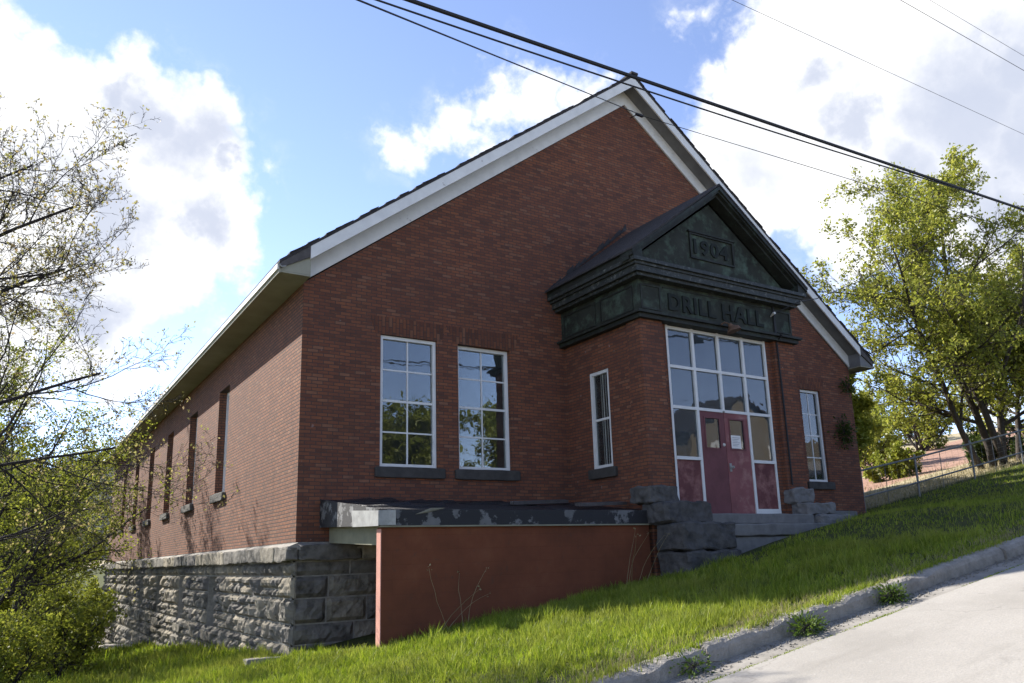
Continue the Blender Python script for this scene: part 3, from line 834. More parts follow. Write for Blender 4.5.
def letters(txt, name, size, x, y, z, width, mat, parent):
    cu = bpy.data.curves.new(name, 'FONT'); cu.body = txt; cu.size = size; cu.extrude = .014
    cu.align_x = 'CENTER'; cu.space_character = 1.12; cu.resolution_u = 3; cu.offset = .012
    t = bpy.data.objects.new(name, cu); COL.objects.link(t)
    bpy.context.view_layer.update()
    dg = bpy.context.evaluated_depsgraph_get()
    me = bpy.data.meshes.new_from_object(t.evaluated_get(dg))
    bpy.data.objects.remove(t); bpy.data.curves.remove(cu)
    xs_ = [v.co.x for v in me.vertices]; w0 = max(xs_)-min(xs_); mid = (max(xs_)+min(xs_))/2
    for v in me.vertices:
        q = v.co.copy(); v.co = ((q.x-mid)*width/w0 + x, y - q.z, z + q.y)
    me.materials.clear(); me.materials.append(mat); me.name = name
    o = bpy.data.objects.new(name, me); COL.objects.link(o); o.parent = parent; o.location = -parent.location
    return o
letters('DRILL', 'raised_lettering', .46, 6.93, fy-.014, 4.20, 1.28, M['copperdark'], hall)
letters('HALL', 'raised_lettering', .46, 8.36, fy-.014, 4.20, 1.22, M['copperdark'], hall)
letters('1904', 'raised_date', .42, 7.585, YF-.034, 5.51, .98, M['copperdark'], hall)

# ---- glazed entrance -----------------------------------------------------------
YD = YF+.13
vx = [XJ0, 6.99, 7.695, 8.40, XJ1]; Z = [.30, 1.36, 2.33, 3.12, 3.92]
b = MB(); f = .03
for i, x in enumerate(vx):
    z0 = .30 if i in (0, 1, 3, 4) else Z[2]
    xa, xb_ = (x, x+.05) if i == 0 else ((x-.05, x) if i == 4 else (x-f, x+f))
    b.box(xa, xb_, YD-.03, YD+.06, z0, 3.93)
for j, z in enumerate(Z[2:]):
    for i in range(4):
        xa = vx[i]+(.05 if i == 0 else f); xb_ = vx[i+1]-(.05 if i == 3 else f)
        b.box(xa, xb_, YD-.026, YD+.055, z-(.028 if j < 2 else .06), z+(.028 if j < 2 else .0))
for i in (0, 3):
    xa = vx[i]+(.05 if i == 0 else f); xb_ = vx[i+1]-(.05 if i == 3 else f)
    b.box(xa, xb_, YD-.04, YD+.055, Z[1]-.03, Z[1]+.03); b.box(xa, xb_, YD-.035, YD+.055, .30, .42 if i == 3 else .34)
ef = b.build('entrance_frame', M['frame'], hall)
for i in range(4):
    xa = vx[i]+(.05 if i == 0 else f); xb_ = vx[i+1]-(.05 if i == 3 else f)
    for j in ((1, 2, 3) if i in (0, 3) else (2, 3)):
        p = MB(); p.box(xa, xb_, YD+.012, YD+.017, Z[j]+.03, Z[j+1]-.03); p.build('pane', M['glassdoor'], ef)
    if i in (0, 3):
        p = MB(); p.box(xa, xb_, YD-.01, YD+.03, (.42 if i == 3 else .34), Z[1]-.03); p.build('kick_panel', M['panel'], ef)
for (a, c, mt) in ((vx[1]+f+.004, 7.690, 'doordark'), (7.700, vx[3]-f-.004, 'door')):
    d = MB(); gx0, gx1, gz0, gz1 = a+.13, c-.13, 1.58, 2.18; y0, y1 = YD-.012, YD+.035
    d.box(a, gx0, y0, y1, .31, Z[2]-.03); d.box(gx1, c, y0, y1, .31, Z[2]-.03)
    d.box(gx0, gx1, y0, y1, .31, gz0); d.box(gx0, gx1, y0, y1, gz1, Z[2]-.03)
    D = d.build('door', M[mt], hall)
    p = MB(); p.box(gx0, gx1, YD+.005, YD+.01, gz0, gz1); p.build('door_pane', M['glassdoor'], D)
    m_ = MB()
    for q in ((gx0-.02, gx0+.012, gz0-.02, gz1+.02), (gx1-.012, gx1+.02, gz0-.02, gz1+.02), (gx0+.012, gx1-.012, gz1-.012, gz1+.02), (gx0+.012, gx1-.012, gz0-.02, gz0+.012)):
        m_.box(q[0], q[1], y0-.008, y0+.004, q[2], q[3])
    m_.build('glazing_bead', M['doordark'], D)
    if mt == 'door':
        p = MB(); p.box(a+.14, a+.41, y0-.012, y0-.009, 1.60, 1.86); N = p.build('notice', M['paper'], D)
        p = MB()
        for k in range(6): p.box(a+.17, a+.38-.03*(k % 3), y0-.0145, y0-.0125, 1.81-.032*k, 1.818-.032*k)
        p.build('notice_lines', M['ink'], D)
        h = MB(); h.box(a+.035, a+.085, y0-.02, y0-.001, 1.14, 1.30); h.tube([(a+.06, y0-.02, 1.22), (a+.06, y0-.06, 1.22)], .012, 8); h.tube([(a+.06, y0-.058, 1.22), (a+.06, y0-.075, 1.22), (a+.06, y0-.10, 1.22)], [.022, .032, .018], 10)
        h.build('door_knob', M['flashing'], D)
    else:
        h = MB(); h.tube([(c-.05, y0-.001, 1.66), (c-.05, y0-.02, 1.66)], [.035, .025], 10); h.build('bell_push', M['ceramic'], D)
# a lobby behind the doors so the glass has depth
b = MB(); b.box(5.9, 9.5, -.02+.0, .0, .3, .31); b.box(5.95, 9.5, YF+.4, -.02, .22, .30); b.build('lobby_floor', M['inside'], hall)
# pendant lamp glimpsed behind top left pane
b = MB(); b.tube([(6.55, -1.7, 3.9), (6.55, -1.7, 3.66)], .008, 5); b.tube([(6.55,-1.7,3.66),(6.55,-1.7,3.6),(6.55,-1.7,3.5),(6.55,-1.7,3.42)], [.04,.13,.15,.05], 12)
b.build('lobby_lamp', M['ceramic'], hall)
# rusty hood lamp over the doors
b = MB(); b.tube([(7.55, YF-.12, 4.02), (7.56, YF-.25, 4.05), (7.60, YF-.33, 4.0)], .014, 6)
b.tube([(7.60, YF-.33, 4.0), (7.62, YF-.34, 3.96), (7.66, YF-.36, 3.90), (7.67, YF-.37, 3.85)], [.035, .05, .13, .15], 12)
b.build('hood_lamp', M['rust'], hall)
# service cable and insulator on the frieze, dark conduit down the right pier
b = MB(); b.tube([(9.30, YF-.045, 4.9), (9.30, YF-.045, 4.1), (9.32, YF-.19, 4.03), (9.33, YF-.03, 3.9), (9.36, YF-.025, 2.4), (9.37, YF-.025, .9)], .02, 6)
b.build('conduit', M['wire'], hall)
b = MB(); b.tube([(9.22, YF-.03, 4.46), (9.20, YF-.13, 4.50), (9.19, YF-.17, 4.5)], [.012, .03, .028], 8)
b.build('insulator', M['ceramic'], hall)
b = MB(); b.tube([(7.86, -.05, 10.02), (7.86, -.30, 9.98)], .012, 6); b.box(7.80, 8.02, -.36, -.30, 9.94, 9.99)
b.build('insulator', M['wire'], hall)
# steps and cheek stones
b = MB()
rough_box(b, 6.05, 9.40, YF-.50, YF+.14, .10, .295, .01, 5, .2)
b.build('entrance_step', M['stepstone'], hall); b = MB(); rough_box(b, 6.4, 9.55, YF-.82, YF-.3, -.12, .098, .012, 6, .2)
b.build('entrance_step', M['stepstone'], hall); b = MB()
rough_box(b, 6.45, 9.8, YF-.78, YF+.1, -.9, -.12, .01, 9, .3)
b.build('entrance_step', M['stepstone'], hall)
for k, q in enumerate(((5.32, 6.06, YF-.22, YF+.35, .50, .80), (5.40, 6.55, YF-.52, YF+.1, .14, .50), (5.50, 6.75, YF-.85, YF-.1, -.34, .13), (5.50, 6.80, YF-.9, YF-.1, -.95, -.35),
                        (9.24, 9.86, YF-.16, YF+.3, .52, .83), (9.30, 10.2, YF-.40, YF+.2, .28, .51), (9.45, 10.45, YF-.6, YF+.1, -.40, .275))):
    b = MB(); rough_box(b, *q, .034, 20+k, .06)
    b.build('cheek_stone', M['darkstone'] if k < 4 else M['stepstone'], hall, smooth=False)
# small awning at the far end of the side wall
b = MB(); b.prism([(-.02, L-.5, -.05), (-.75, L-.5, -.32), (-.75, L-.5, -.37), (-.02, L-.5, -.10)], (0, 1.0, 0)); b.build('side_awning', M['flashing'], hall)

# ---------------------------------------------------------------- lean-to over the cellar areaway
X0, X1 = .46, 5.46
YW = -PD
lt = empty('areaway_cover', (2.9, -1.5, -1.3), 'low red wall under a black tarred lean-to roof against the brick front', 'lean-to')
b = MB(); b.box(X0, X1, YW, YW+.14, -2.1, .125); b.build('retaining_wall', M['redwall'], lt)
b = MB(); b.box(X0-.012, X0-.001, YW-.004, YW+.144, -2.1, .10); b.build('sunlit_wall_end', M['sunlitedge'], lt)  # thin sheet over the wall end, carrying the painted sunlight
b = MB(); b.prism([(X0-.04, YW-.02, .37), (X0-.04, -.006, .70), (X0-.04, -.006, .60), (X0-.04, YW-.02, .29)], (X1-X0+.04, 0, 0))
rr = random.Random(12)
for k in range(26):    # buckled tar sheets
    x = rr.uniform(X0, X1-.5); y = rr.uniform(YW+.05, -.25); z = .37 + (.33/2.5)*(y-YW); w_ = rr.uniform(.2, .8)
    b.prism([(x, y, z+.005), (x+w_, y+rr.uniform(-.05,.05), z+.005), (x+w_, y+rr.uniform(.1,.3), z+.02+rr.uniform(.01,.06)), (x, y+.2, z+.03)], (0, 0, .012))
b.build('lean_to_roof', M['tarblack'], lt)
b = MB(); b.box(X0-.06, X1+.0, YW-.05, YW-.022, .145, .375); b.prism([(X0-.065, YW-.05, .145), (X0-.065, -.006, .235), (X0-.065, -.006, .705), (X0-.065, YW-.05, .375)], (.022, 0, 0))
b.build('fascia', M['tar'], lt)
b = MB(); b.box(X0-.04, X1, YW-.056, YW-.0, .122, .144); b.build('drip_edge', M['cream'], lt)
b = MB(); b.prism([(X0+.10, YW+.14, -.13), (X0+.10, -.008, -.02), (X0+.10, -.008, .30), (X0+.10, YW+.14, .22)], (.03, 0, 0)); b.build('header_board', M['cream'], lt)
b = MB()    # loose flashing wrapped round the corner, its end curling off
b.prism([(X0-.072, YW-.06, .14), (X0-.072, -1.55, .17), (X0-.072, -1.50, .42), (X0-.072, YW-.06, .355)], (.006, 0, 0))
pr = [(X0-.07, YW-.06), (X0+.0, YW-.062), (X0+.08, YW-.075), (X0+.13, YW-.10), (X0+.16, YW-.14)]
for (xa, ya), (xb_, yb) in zip(pr, pr[1:]):
    b.face([(xa, ya, .15), (xb_, yb, .15), (xb_, yb, .36), (xa, ya, .36)])
b.build('loose_flashing', M['flashing'], lt, recalc=False); b = MB()
b.prism([(X0+.50, YW-.056, .30), (X0+.72, YW-.058, .33), (X0+.95, YW-.11, .39), (X0+.72, YW-.11, .385)], (0, -.006, .004))
b.build('loose_flashing', M['flashing'], lt, recalc=False)
b = MB(); b.prism([(3.3, -1.5, .53), (4.9, -.9, .62), (4.9, -.78, .64), (3.3, -1.38, .55)], (0, 0, .05)); b.prism([(4.2, -2.2, .46), (5.5, -1.9, .52), (5.5, -1.75, .54), (4.2, -2.05, .48)], (0, 0, .05)); b.build('loose_plank', M['wood'], lt)
# ---------------------------------------------------------------- trees
def rot_about(d, axis, ang): return Matrix.Rotation(ang, 3, axis) @ d
def make_tree(stems, P, seed):
    """stems: list of (base, direction, length, radius). Returns tubes and twig points."""
    r = random.Random(seed); tubes = []; tips = []
    def grow(p, d, L, rad, lvl):
        n = P['seg'][lvl]; pts = [p.copy()]; radii = [rad]; st = L/n; dirs = [d.copy()]
        end = P['taper'][lvl]
        for i in range(n):
            w = P['wob'][lvl]
            d = (d + Vector((r.gauss(0, w), r.gauss(0, w), r.gauss(0, w) + P['up'][lvl]))).normalized()
            p = p + d*st; pts.append(p.copy()); dirs.append(d.copy()); radii.append(rad*(1 - (1-end)*(i+1)/n))
        tubes.append((pts, radii, lvl))
        if lvl == len(P['kids']):
            for i in range(1, n+1): tips.append((pts[i], dirs[i], i/n))
            return
        k = P['kids'][lvl]
        for c in range(k):
            t = P['from'][lvl] + (1-P['from'][lvl])*(c + r.uniform(0, .9))/k
            t = min(t, .999); x = t*n; i = int(x); q = pts[i].lerp(pts[i+1], x-i)
            dd = dirs[min(i+1, n)]; ax = dd.cross(Vector((r.gauss(0,1), r.gauss(0,1), r.gauss(0,1))))
            if ax.length < 1e-3: continue
            ax.normalize(); ang = math.radians(r.uniform(*P['ang'][lvl]))
            nd = rot_about(dd, ax, ang)
            cl = L*P['len'][lvl]*r.uniform(.65, 1.15)*(1 - .45*t)
            grow(q, nd, cl, max(P.get('rmin', .004), (radii[i]*.62)*(1-.3*t)), lvl+1)
    for (p, d, L, rad) in stems: grow(Vector(p), Vector(d).normalized(), L, rad, 0)
    return tubes, tips

def tree_meshes(tubes, sides=(9, 6, 4, 3, 3)):
    b = MB()
    for pts, radii, lvl in tubes: b.tube(pts, radii, sides[lvl], cap=(lvl == 0))
    return b

def leaf_mesh(name, centers, size, mat, parent, seed, droop=.0, narrow=.55):
    g = np.random.default_rng(seed); C = np.asarray(centers, np.float64); n = len(C)
    a = g.normal(size=(n, 3)); a[:, 2] -= droop; a /= np.linalg.norm(a, axis=1)[:, None]
    c = g.normal(size=(n, 3)); bb = np.cross(a, c); bb /= np.linalg.norm(bb, axis=1)[:, None]
    s = size*g.uniform(.55, 1.25, n)[:, None]
    # a folded, pointed leaf: 4 corners, slightly cupped
    nn = np.cross(a, bb)
    v = np.stack([C, C + a*s*.5 + bb*s*narrow*.5 + nn*s*.08, C + a*s, C + a*s*.5 - bb*s*narrow*.5 + nn*s*.08], 1).reshape(-1, 3)
    f = np.arange(n*4).reshape(n, 4)
    return np_mesh(name, v, [f], mat, parent)

def tree(name, label, cat, base, stems, P, seed, leafmat, lsize, per, spread, skip=0.0, barkmat='bark', group=None, crownname='crown'):
    root = empty(name, base, label, cat, group)
    tubes, tips = make_tree(stems, P, seed)
    trunk = tree_meshes(tubes).build('trunk', M[barkmat], root, smooth=True, recalc=False)
    r = random.Random(seed+1); cs = []
    for p, d, t in tips:
        if r.random() < skip: continue
        if t < .45: continue
        k = per if isinstance(per, int) else r.randint(*per)
        for _ in range(k):
            cs.append((p.x + r.gauss(0, spread), p.y + r.gauss(0, spread), p.z + r.gauss(0, spread)))
    if cs: leaf_mesh(crownname, cs, lsize, M[leafmat], root, seed+2)
    print(name, 'branches', len(tubes), 'leaves', len(cs))
    return root

PM = dict(seg=(10, 8, 6, 5, 4), taper=(.25, .2, .25, .3, .4), wob=(.07, .11, .14, .17, .2), up=(.05, .09, .07, .05, .03),
          kids=(14, 10, 6, 3), ang=((35, 60), (30, 60), (30, 65), (30, 70)), len=(.52, .5, .5, .55))
PM['from'] = (.16, .15, .15, .1)
def bz(x, y): return (x, y, gz(x, y)-.15)

# big maple by the fence, several stems leaning out from one place
bx_, by_ = 26.2, 1.9
B0 = bz(bx_, by_)
PR = dict(PM, rmin=.009, kids=(17, 11, 7, 3), ang=((38, 72), (30, 62), (30, 65), (30, 70)), len=(.58, .5, .5, .55), up=(.03, .05, .05, .05, .03)); PR['from'] = (.22, .12, .12, .1)
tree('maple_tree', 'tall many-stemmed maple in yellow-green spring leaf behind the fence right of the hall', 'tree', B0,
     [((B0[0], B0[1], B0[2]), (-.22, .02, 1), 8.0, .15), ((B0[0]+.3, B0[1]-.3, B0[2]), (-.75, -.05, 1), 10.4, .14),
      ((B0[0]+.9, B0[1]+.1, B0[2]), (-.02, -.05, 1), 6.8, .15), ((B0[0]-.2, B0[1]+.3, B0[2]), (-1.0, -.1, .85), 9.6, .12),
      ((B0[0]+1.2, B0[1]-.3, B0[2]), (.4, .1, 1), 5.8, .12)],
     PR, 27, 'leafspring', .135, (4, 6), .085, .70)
# companion behind the hall corner, crown showing past the right eave
B1 = bz(17.4, 4.9)
tree('maple_tree', 'smaller spreading maple close behind the right corner of the hall', 'tree', B1,
     [((B1[0], B1[1], B1[2]), (.05, 0, 1), 5.2, .13), ((B1[0]+.3, B1[1], B1[2]), (.55, -.2, 1), 5.4, .12), ((B1[0], B1[1]+.2, B1[2]), (-.3, .3, 1), 5.4, .10)],
     dict(PM, kids=(13, 9, 6, 3)), 33, 'leafspring', .16, (4, 6), .12, .1)

B1b = bz(19.4, 8.8)  # extra tree out of sight behind the hall, added to shade the right lawn
tree('maple_tree', 'unseen maple added behind the hall to shade the upper lawn', 'tree', B1b,
     [((B1b[0], B1b[1], B1b[2]), (.05, 0, 1), 5.8, .14), ((B1b[0]+.3, B1b[1], B1b[2]), (.4, .1, 1), 5.2, .12), ((B1b[0], B1b[1]-.2, B1b[2]), (-.2, -.3, 1), 5.4, .10)],
     dict(PM, kids=(13, 9, 6, 2)), 44, 'leafspring', .20, (4, 6), .16, .0)
# near left: old tree whose bare limbs reach in from the left edge
PB = dict(seg=(9, 9, 7, 5, 4), taper=(.4, .15, .2, .3, .4), wob=(.06, .13, .17, .2, .24), up=(.0, .05, .06, .05, .03),
          kids=(8, 8, 6, 3), ang=((35, 60), (28, 55), (30, 60), (30, 65)), len=(.8, .52, .5, .5))
PB['from'] = (.3, .12, .1, .1)
B2 = bz(-6.6, -.9)
def S_(z0, d, L, r, x0=-6.5, y0=-.9): return ((x0, y0, z0), d, L, r)
tree('bare_tree', 'old tree with dark nearly leafless limbs reaching in at the left edge', 'tree', B2,
     [((B2[0], B2[1], B2[2]), (-.05, .05, 1), 5.4, .15), S_(2.0, (.80, .10, .58), 3.5, .045), S_(2.7, (.72, .0, .55), 3.5, .042), S_(1.0, (.9, .25, .40), 3.9, .042),
      S_(.3, (.9, .55, .16), 4.6, .04), S_(2.6, (.85, -.1, .38), 3.0, .035), S_(3.3, (.7, .1, .5), 3.0, .035), S_(-.2, (.9, .8, .05), 4.6, .034)],
     PB, 8, 'leafpale', .055, (1, 2), .03, .80, 'barkdark')
PS_ = dict(seg=(8, 7, 6, 4, 3), taper=(.3, .2, .25, .3, .4), wob=(.09, .13, .16, .2, .2), up=(.04, .06, .05, .04, .03),
          kids=(12, 8, 6, 2), ang=((40, 75), (30, 60), (30, 65), (30, 70)), len=(.55, .52, .5, .5))
PS_['from'] = (.2, .12, .12, .1)
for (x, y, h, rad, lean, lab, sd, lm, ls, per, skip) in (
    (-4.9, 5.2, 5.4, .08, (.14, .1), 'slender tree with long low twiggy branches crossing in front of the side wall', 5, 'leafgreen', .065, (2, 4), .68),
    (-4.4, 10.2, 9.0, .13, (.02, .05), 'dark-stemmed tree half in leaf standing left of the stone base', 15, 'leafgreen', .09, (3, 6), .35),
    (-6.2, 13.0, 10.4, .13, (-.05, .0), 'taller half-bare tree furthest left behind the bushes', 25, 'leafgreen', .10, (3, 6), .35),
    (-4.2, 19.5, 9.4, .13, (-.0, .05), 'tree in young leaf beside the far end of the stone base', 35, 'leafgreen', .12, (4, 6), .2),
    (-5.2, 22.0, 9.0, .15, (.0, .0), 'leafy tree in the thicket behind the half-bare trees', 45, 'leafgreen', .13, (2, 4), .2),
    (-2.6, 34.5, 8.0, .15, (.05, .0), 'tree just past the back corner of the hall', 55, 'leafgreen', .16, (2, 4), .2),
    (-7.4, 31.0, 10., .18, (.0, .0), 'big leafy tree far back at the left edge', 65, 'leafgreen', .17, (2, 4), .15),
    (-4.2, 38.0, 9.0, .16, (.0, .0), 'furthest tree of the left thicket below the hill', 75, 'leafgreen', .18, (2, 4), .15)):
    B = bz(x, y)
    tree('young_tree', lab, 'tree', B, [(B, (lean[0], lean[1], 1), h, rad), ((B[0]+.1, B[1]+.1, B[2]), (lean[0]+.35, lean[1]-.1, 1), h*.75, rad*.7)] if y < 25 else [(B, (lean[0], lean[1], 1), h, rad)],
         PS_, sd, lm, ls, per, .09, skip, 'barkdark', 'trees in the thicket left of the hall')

# bushes
PBU = dict(seg=(6, 5, 4, 3), taper=(.3, .3, .3, .4), wob=(.16, .2, .22, .2), up=(.05, .05, .04, .03),
           kids=(9, 6, 3), ang=((25, 60), (30, 65), (30, 70)), len=(.55, .5, .5))
PBU['from'] = (.15, .12, .1)
def bush(name, lab, x, y, h, spread, seed, mat, ls, per, group=None, ns=7, cat='bush', skip=.1):
    B = bz(x, y); r = random.Random(seed)
    st = [((B[0]+r.uniform(-.2,.2)*spread, B[1]+r.uniform(-.2,.2)*spread, B[2]+.05), (r.gauss(0,.45*spread), r.gauss(0,.45*spread), 1), h*r.uniform(.7, 1.1), .02*h) for _ in range(ns)]
    return tree(name, lab, cat, B, st, PBU, seed, mat, ls, per, .06, skip, 'barkdark', group, 'foliage')
bush('leafy_bush', 'bright yellow-green bush at the left edge of the lawn', -4.0, 3.6, 1.7, 1.2, 101, 'leafgreen', .085, (3, 4), 'bushes at the left of the lawn')
bush('leafy_bush', 'low sprawling bush between the lawn edge and the slender tree', -2.75, 6.8, 1.8, 1.1, 102, 'leafgreen', .085, (3, 4), 'bushes at the left of the lawn')
bush('leafy_bush', 'rounded bush beside the far end of the concrete apron', -2.6, 13.0, 2.3, 1.1, 103, 'leafgreen', .10, (3, 5), 'bushes at the left of the lawn')
bush('leafy_bush', 'tall bush in the shade below the half-bare tree', -4.6, 15.5, 3.0, 1.0, 104, 'leafgreen', .12, (3, 5), 'bushes at the left of the lawn')
bush('leafy_bush', 'dense bush closing the view past the back of the hall', -2.2, 26.0, 3.2, 1.1, 105, 'leafgreen', .14, (3, 5), 'bushes at the left of the lawn')
bush('leafy_bush', 'darker bush deep in the left thicket', -5.0, 28.0, 3.6, 1.2, 106, 'leafdark', .16, (3, 5), 'bushes at the left of the lawn')
# shrubs and scrub beyond the fence, right
k = 0
for (x, y, h, lab, mt) in ((24.5, 9.5, 1.5, 'green shrub on the gravel bank, nearest the hall', 'leafgreen'), (29.5, 8.2, 1.6, 'green shrub on the bank below the maple', 'leafgreen'),
                       (35.0, 13.0, 3.0, 'yellowish shrub on the skyline beyond the bank', 'leafspring'), (44.0, 15.0, 4.2, 'tall shrub on the skyline right of the yellowish one', 'leafgreen'),
                       (38.0, 22.0, 4.0, 'brown-green scrub on the skyline nearest the hall', 'leafdark'), (31.0, 20.0, 3.2, 'low scrub at the top of the gravel bank', 'leafpale'),
                       (52.0, 24.0, 5.0, 'far tall shrub behind the maple stems', 'leafgreen'), (29.3, 3.2, 1.5, 'shrub at the foot of the maple by the fence', 'leafdark'), (33.5, 2.6, 1.9, 'shrub at the right end of the fence', 'leafdark')):
    bush('shrub', lab, x, y, h, 1.5, 200+k, mt, .07*h**.5+.06, (2, 4), 'shrubs beyond the fence', 9); k += 1

# small plants: creeper growing out of the brick by the right corner, kerb weeds, dead stalks
def clump(name, lab, cat, c, n, rad, size, mat, seed, group=None, down=0):
    g = np.random.default_rng(seed); root = empty(name, c, lab, cat, group)
    P = np.array(c) + g.normal(size=(n, 3))*rad
    st = MB()
    for i in range(max(4, n//14)):
        p = P[g.integers(n)]; st.tube([c, ((c[0]+p[0])/2, (c[1]+p[1])/2, (c[2]+p[2])/2+rad[2]*.3), tuple(p)], [.006, .004, .002], 4)
    st.build('stem', M['barkdark'], root, recalc=False)
    leaf_mesh('foliage', P, size, M[mat], root, seed)
    return root
clump('creeper', 'dark creeper tuft growing from the brick right of the right-hand window', 'plant', (14.75, -.10, 2.62), 420, (.16, .06, .17), .09, 'leafdark', 301, 'creeper on the front wall')
clump('creeper', 'small creeper tuft high under the right eave', 'plant', (15.15, -.08, 3.95), 200, (.13, .05, .10), .08, 'leafdark', 302, 'creeper on the front wall')
for (x, y, lab, sd, n) in ((.62, -8.42, 'weed in the kerb joint nearest the camera', 311, 220), (1.98, -8.44, 'leafy weed in front of the kerb where the grass is sunlit', 312, 620), (3.32, -8.42, 'weed tuft at the kerb where the shade begins', 313, 620)):
    clump('kerb_weed', lab, 'weed', (x, y, roadz(x)+.07), n, (.085, .05, .05), .034, 'weedleaf', sd, 'weeds in the kerb joints')
r = random.Random(77)
for j, (x, y, lab) in enumerate(((1.35, -2.95, 'dry seed-headed stalks against the left part of the red wall'), (4.75, -2.85, 'dead stalks at the right end of the red wall'))):
    z = gz(x, y); root = empty('dry_weed', (x, y, z), lab, 'weed', 'dead weeds along the red wall'); b = MB(); tp = []
    for k in range(5):
        p = Vector((x+r.uniform(-.25,.25), y+r.uniform(-.08,.08), z)); d = Vector((r.gauss(0,.35), r.gauss(0,.2), 1)).normalized(); pts = [p]
        for i in range(6): d = (d + Vector((r.gauss(.04,.09), r.gauss(0,.08), -.05))).normalized(); pts.append(pts[-1] + d*.16)
        b.tube(pts, [.004,.004,.003,.003,.003,.002,.002], 4); tp += [(pts[-1].x+r.gauss(0,.02), pts[-1].y+r.gauss(0,.02), pts[-1].z+r.gauss(0,.02)) for _ in range(5)]
    b.build('stalk', M['grassdry'], root, recalc=False); leaf_mesh('seed_head', tp, .035, M['grassdry'], root, j)

# ---------------------------------------------------------------- grass
def make_grass(name, regions, mat, wmul=1.0, label=None, lean=.35):
    V = []; 
    g = NP; X = []; Y = []; Hh = []; Wd = []
    for (x0, x1, y0, y1, dens, h0, h1, w_) in regions:
        n = int((x1-x0)*(y1-y0)*dens); x = g.uniform(x0, x1, n); y = g.uniform(y0, y1, n)
        # clumpy length
        q = np.array([mnoise.noise((a*1.3, c*1.3, 0)) + .6*mnoise.noise((a*4.1, c*4.1, 7)) for a, c in zip(x, y)])
        keep = g.uniform(size=n) < np.clip(1.0 + 1.1*q, .25, 1)
        # worn, thin along the kerb
        wear = np.clip((y + 8.16)/.45 + .6*q, 0, 1); keep &= g.uniform(size=n) < .12 + .88*wear
        # nothing inside the hall, porch, areaway or on the steps
        inb = ((x > -.12) & (x < 15.45) & (y > -.12)) | ((x > .36) & (x < 5.5) & (y > YW-.03) & (y < 0)) | ((x > 5.4) & (x < 10.2) & (y > YF-.95)) | ((x > 15.2) & (y > .3))
        inb |= (x > 6.4) & (x < 10.1) & (y > YF-1.32)
        inb |= (x > -1.0) & (x < -.1) & (y > 15.4)
        keep &= ~inb
        x, y, q = x[keep], y[keep], q[keep]
        X.append(x); Y.append(y); Hh.append(g.uniform(h0, h1, len(x))*np.clip(1 + .55*q, .5, 1.7)*np.clip(.45 + (y+8.2)/1.6, .45, 1)); Wd.append(np.full(len(x), w_))
    x = np.concatenate(X); y = np.concatenate(Y); h = np.concatenate(Hh); w_ = np.concatenate(Wd)*wmul; n = len(x)
    z = np.array([gz(a, c) for a, c in zip(x, y)]) - .01
    th = g.uniform(0, 2*np.pi, n)
    cell = .11; ci, cj = np.floor(x/cell), np.floor(y/cell)
    def hsh(a, c, k): return np.modf(np.abs(np.sin(a*12.9898 + c*78.233 + k*37.7)*43758.5453))[0]
    tx, ty = (ci + .2 + .6*hsh(ci, cj, 1))*cell, (cj + .2 + .6*hsh(ci, cj, 2))*cell
    pull = .55*(hsh(ci, cj, 3) > .35); x = x + (tx-x)*pull; y = y + (ty-y)*pull
    h = h*(.7 + .75*hsh(ci, cj, 4)**2)
    ph = np.arctan2(y-ty, x-tx) + g.normal(0, .7, n); ln = np.abs(g.normal(0, lean*1.25, n)) + .1
    dx, dy = np.cos(ph)*ln*h, np.sin(ph)*ln*h; wx, wy = np.cos(th)*w_/2, np.sin(th)*w_/2
    hz = h*np.clip(1-.35*ln, .4, 1)
    v = np.stack([np.stack([x-wx, y-wy, z], 1), np.stack([x+wx, y+wy, z], 1),
                  np.stack([x+wx*.8+dx*.35, y+wy*.8+dy*.35, z+hz*.6], 1), np.stack([x-wx*.8+dx*.35, y-wy*.8+dy*.35, z+hz*.6], 1),
                  np.stack([x+dx, y+dy, z+hz], 1)], 1).reshape(-1, 3)
    i = np.arange(n)*5
    quads = np.stack([i, i+1, i+2, i+3], 1); tris = np.stack([i+3, i+2, i+4], 1)
    o = np_mesh(name, v, [quads, tris], M[mat]); tag(o, label, None, None, 'stuff'); o['category'] = 'grass'
    print(name, n)
    return o
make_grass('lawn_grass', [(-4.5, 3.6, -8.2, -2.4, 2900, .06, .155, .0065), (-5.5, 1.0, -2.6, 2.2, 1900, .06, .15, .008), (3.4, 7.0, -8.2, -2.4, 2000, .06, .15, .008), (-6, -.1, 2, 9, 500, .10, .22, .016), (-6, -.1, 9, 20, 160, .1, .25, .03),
                           (6.9, 12, -8.2, -.2, 560, .04, .115, .009), (12, 17, -8.2, .3, 330, .04, .11, .011), (17, 34, -8.2, .4, 170, .04, .11, .016), (34, 50, -8, .4, 60, .1, .2, .05)],  # right lawn sparser and shorter, so patchy soil also deepens its shade
           'grass', label='lush green spring grass covering the sloping lawn in front of the hall')
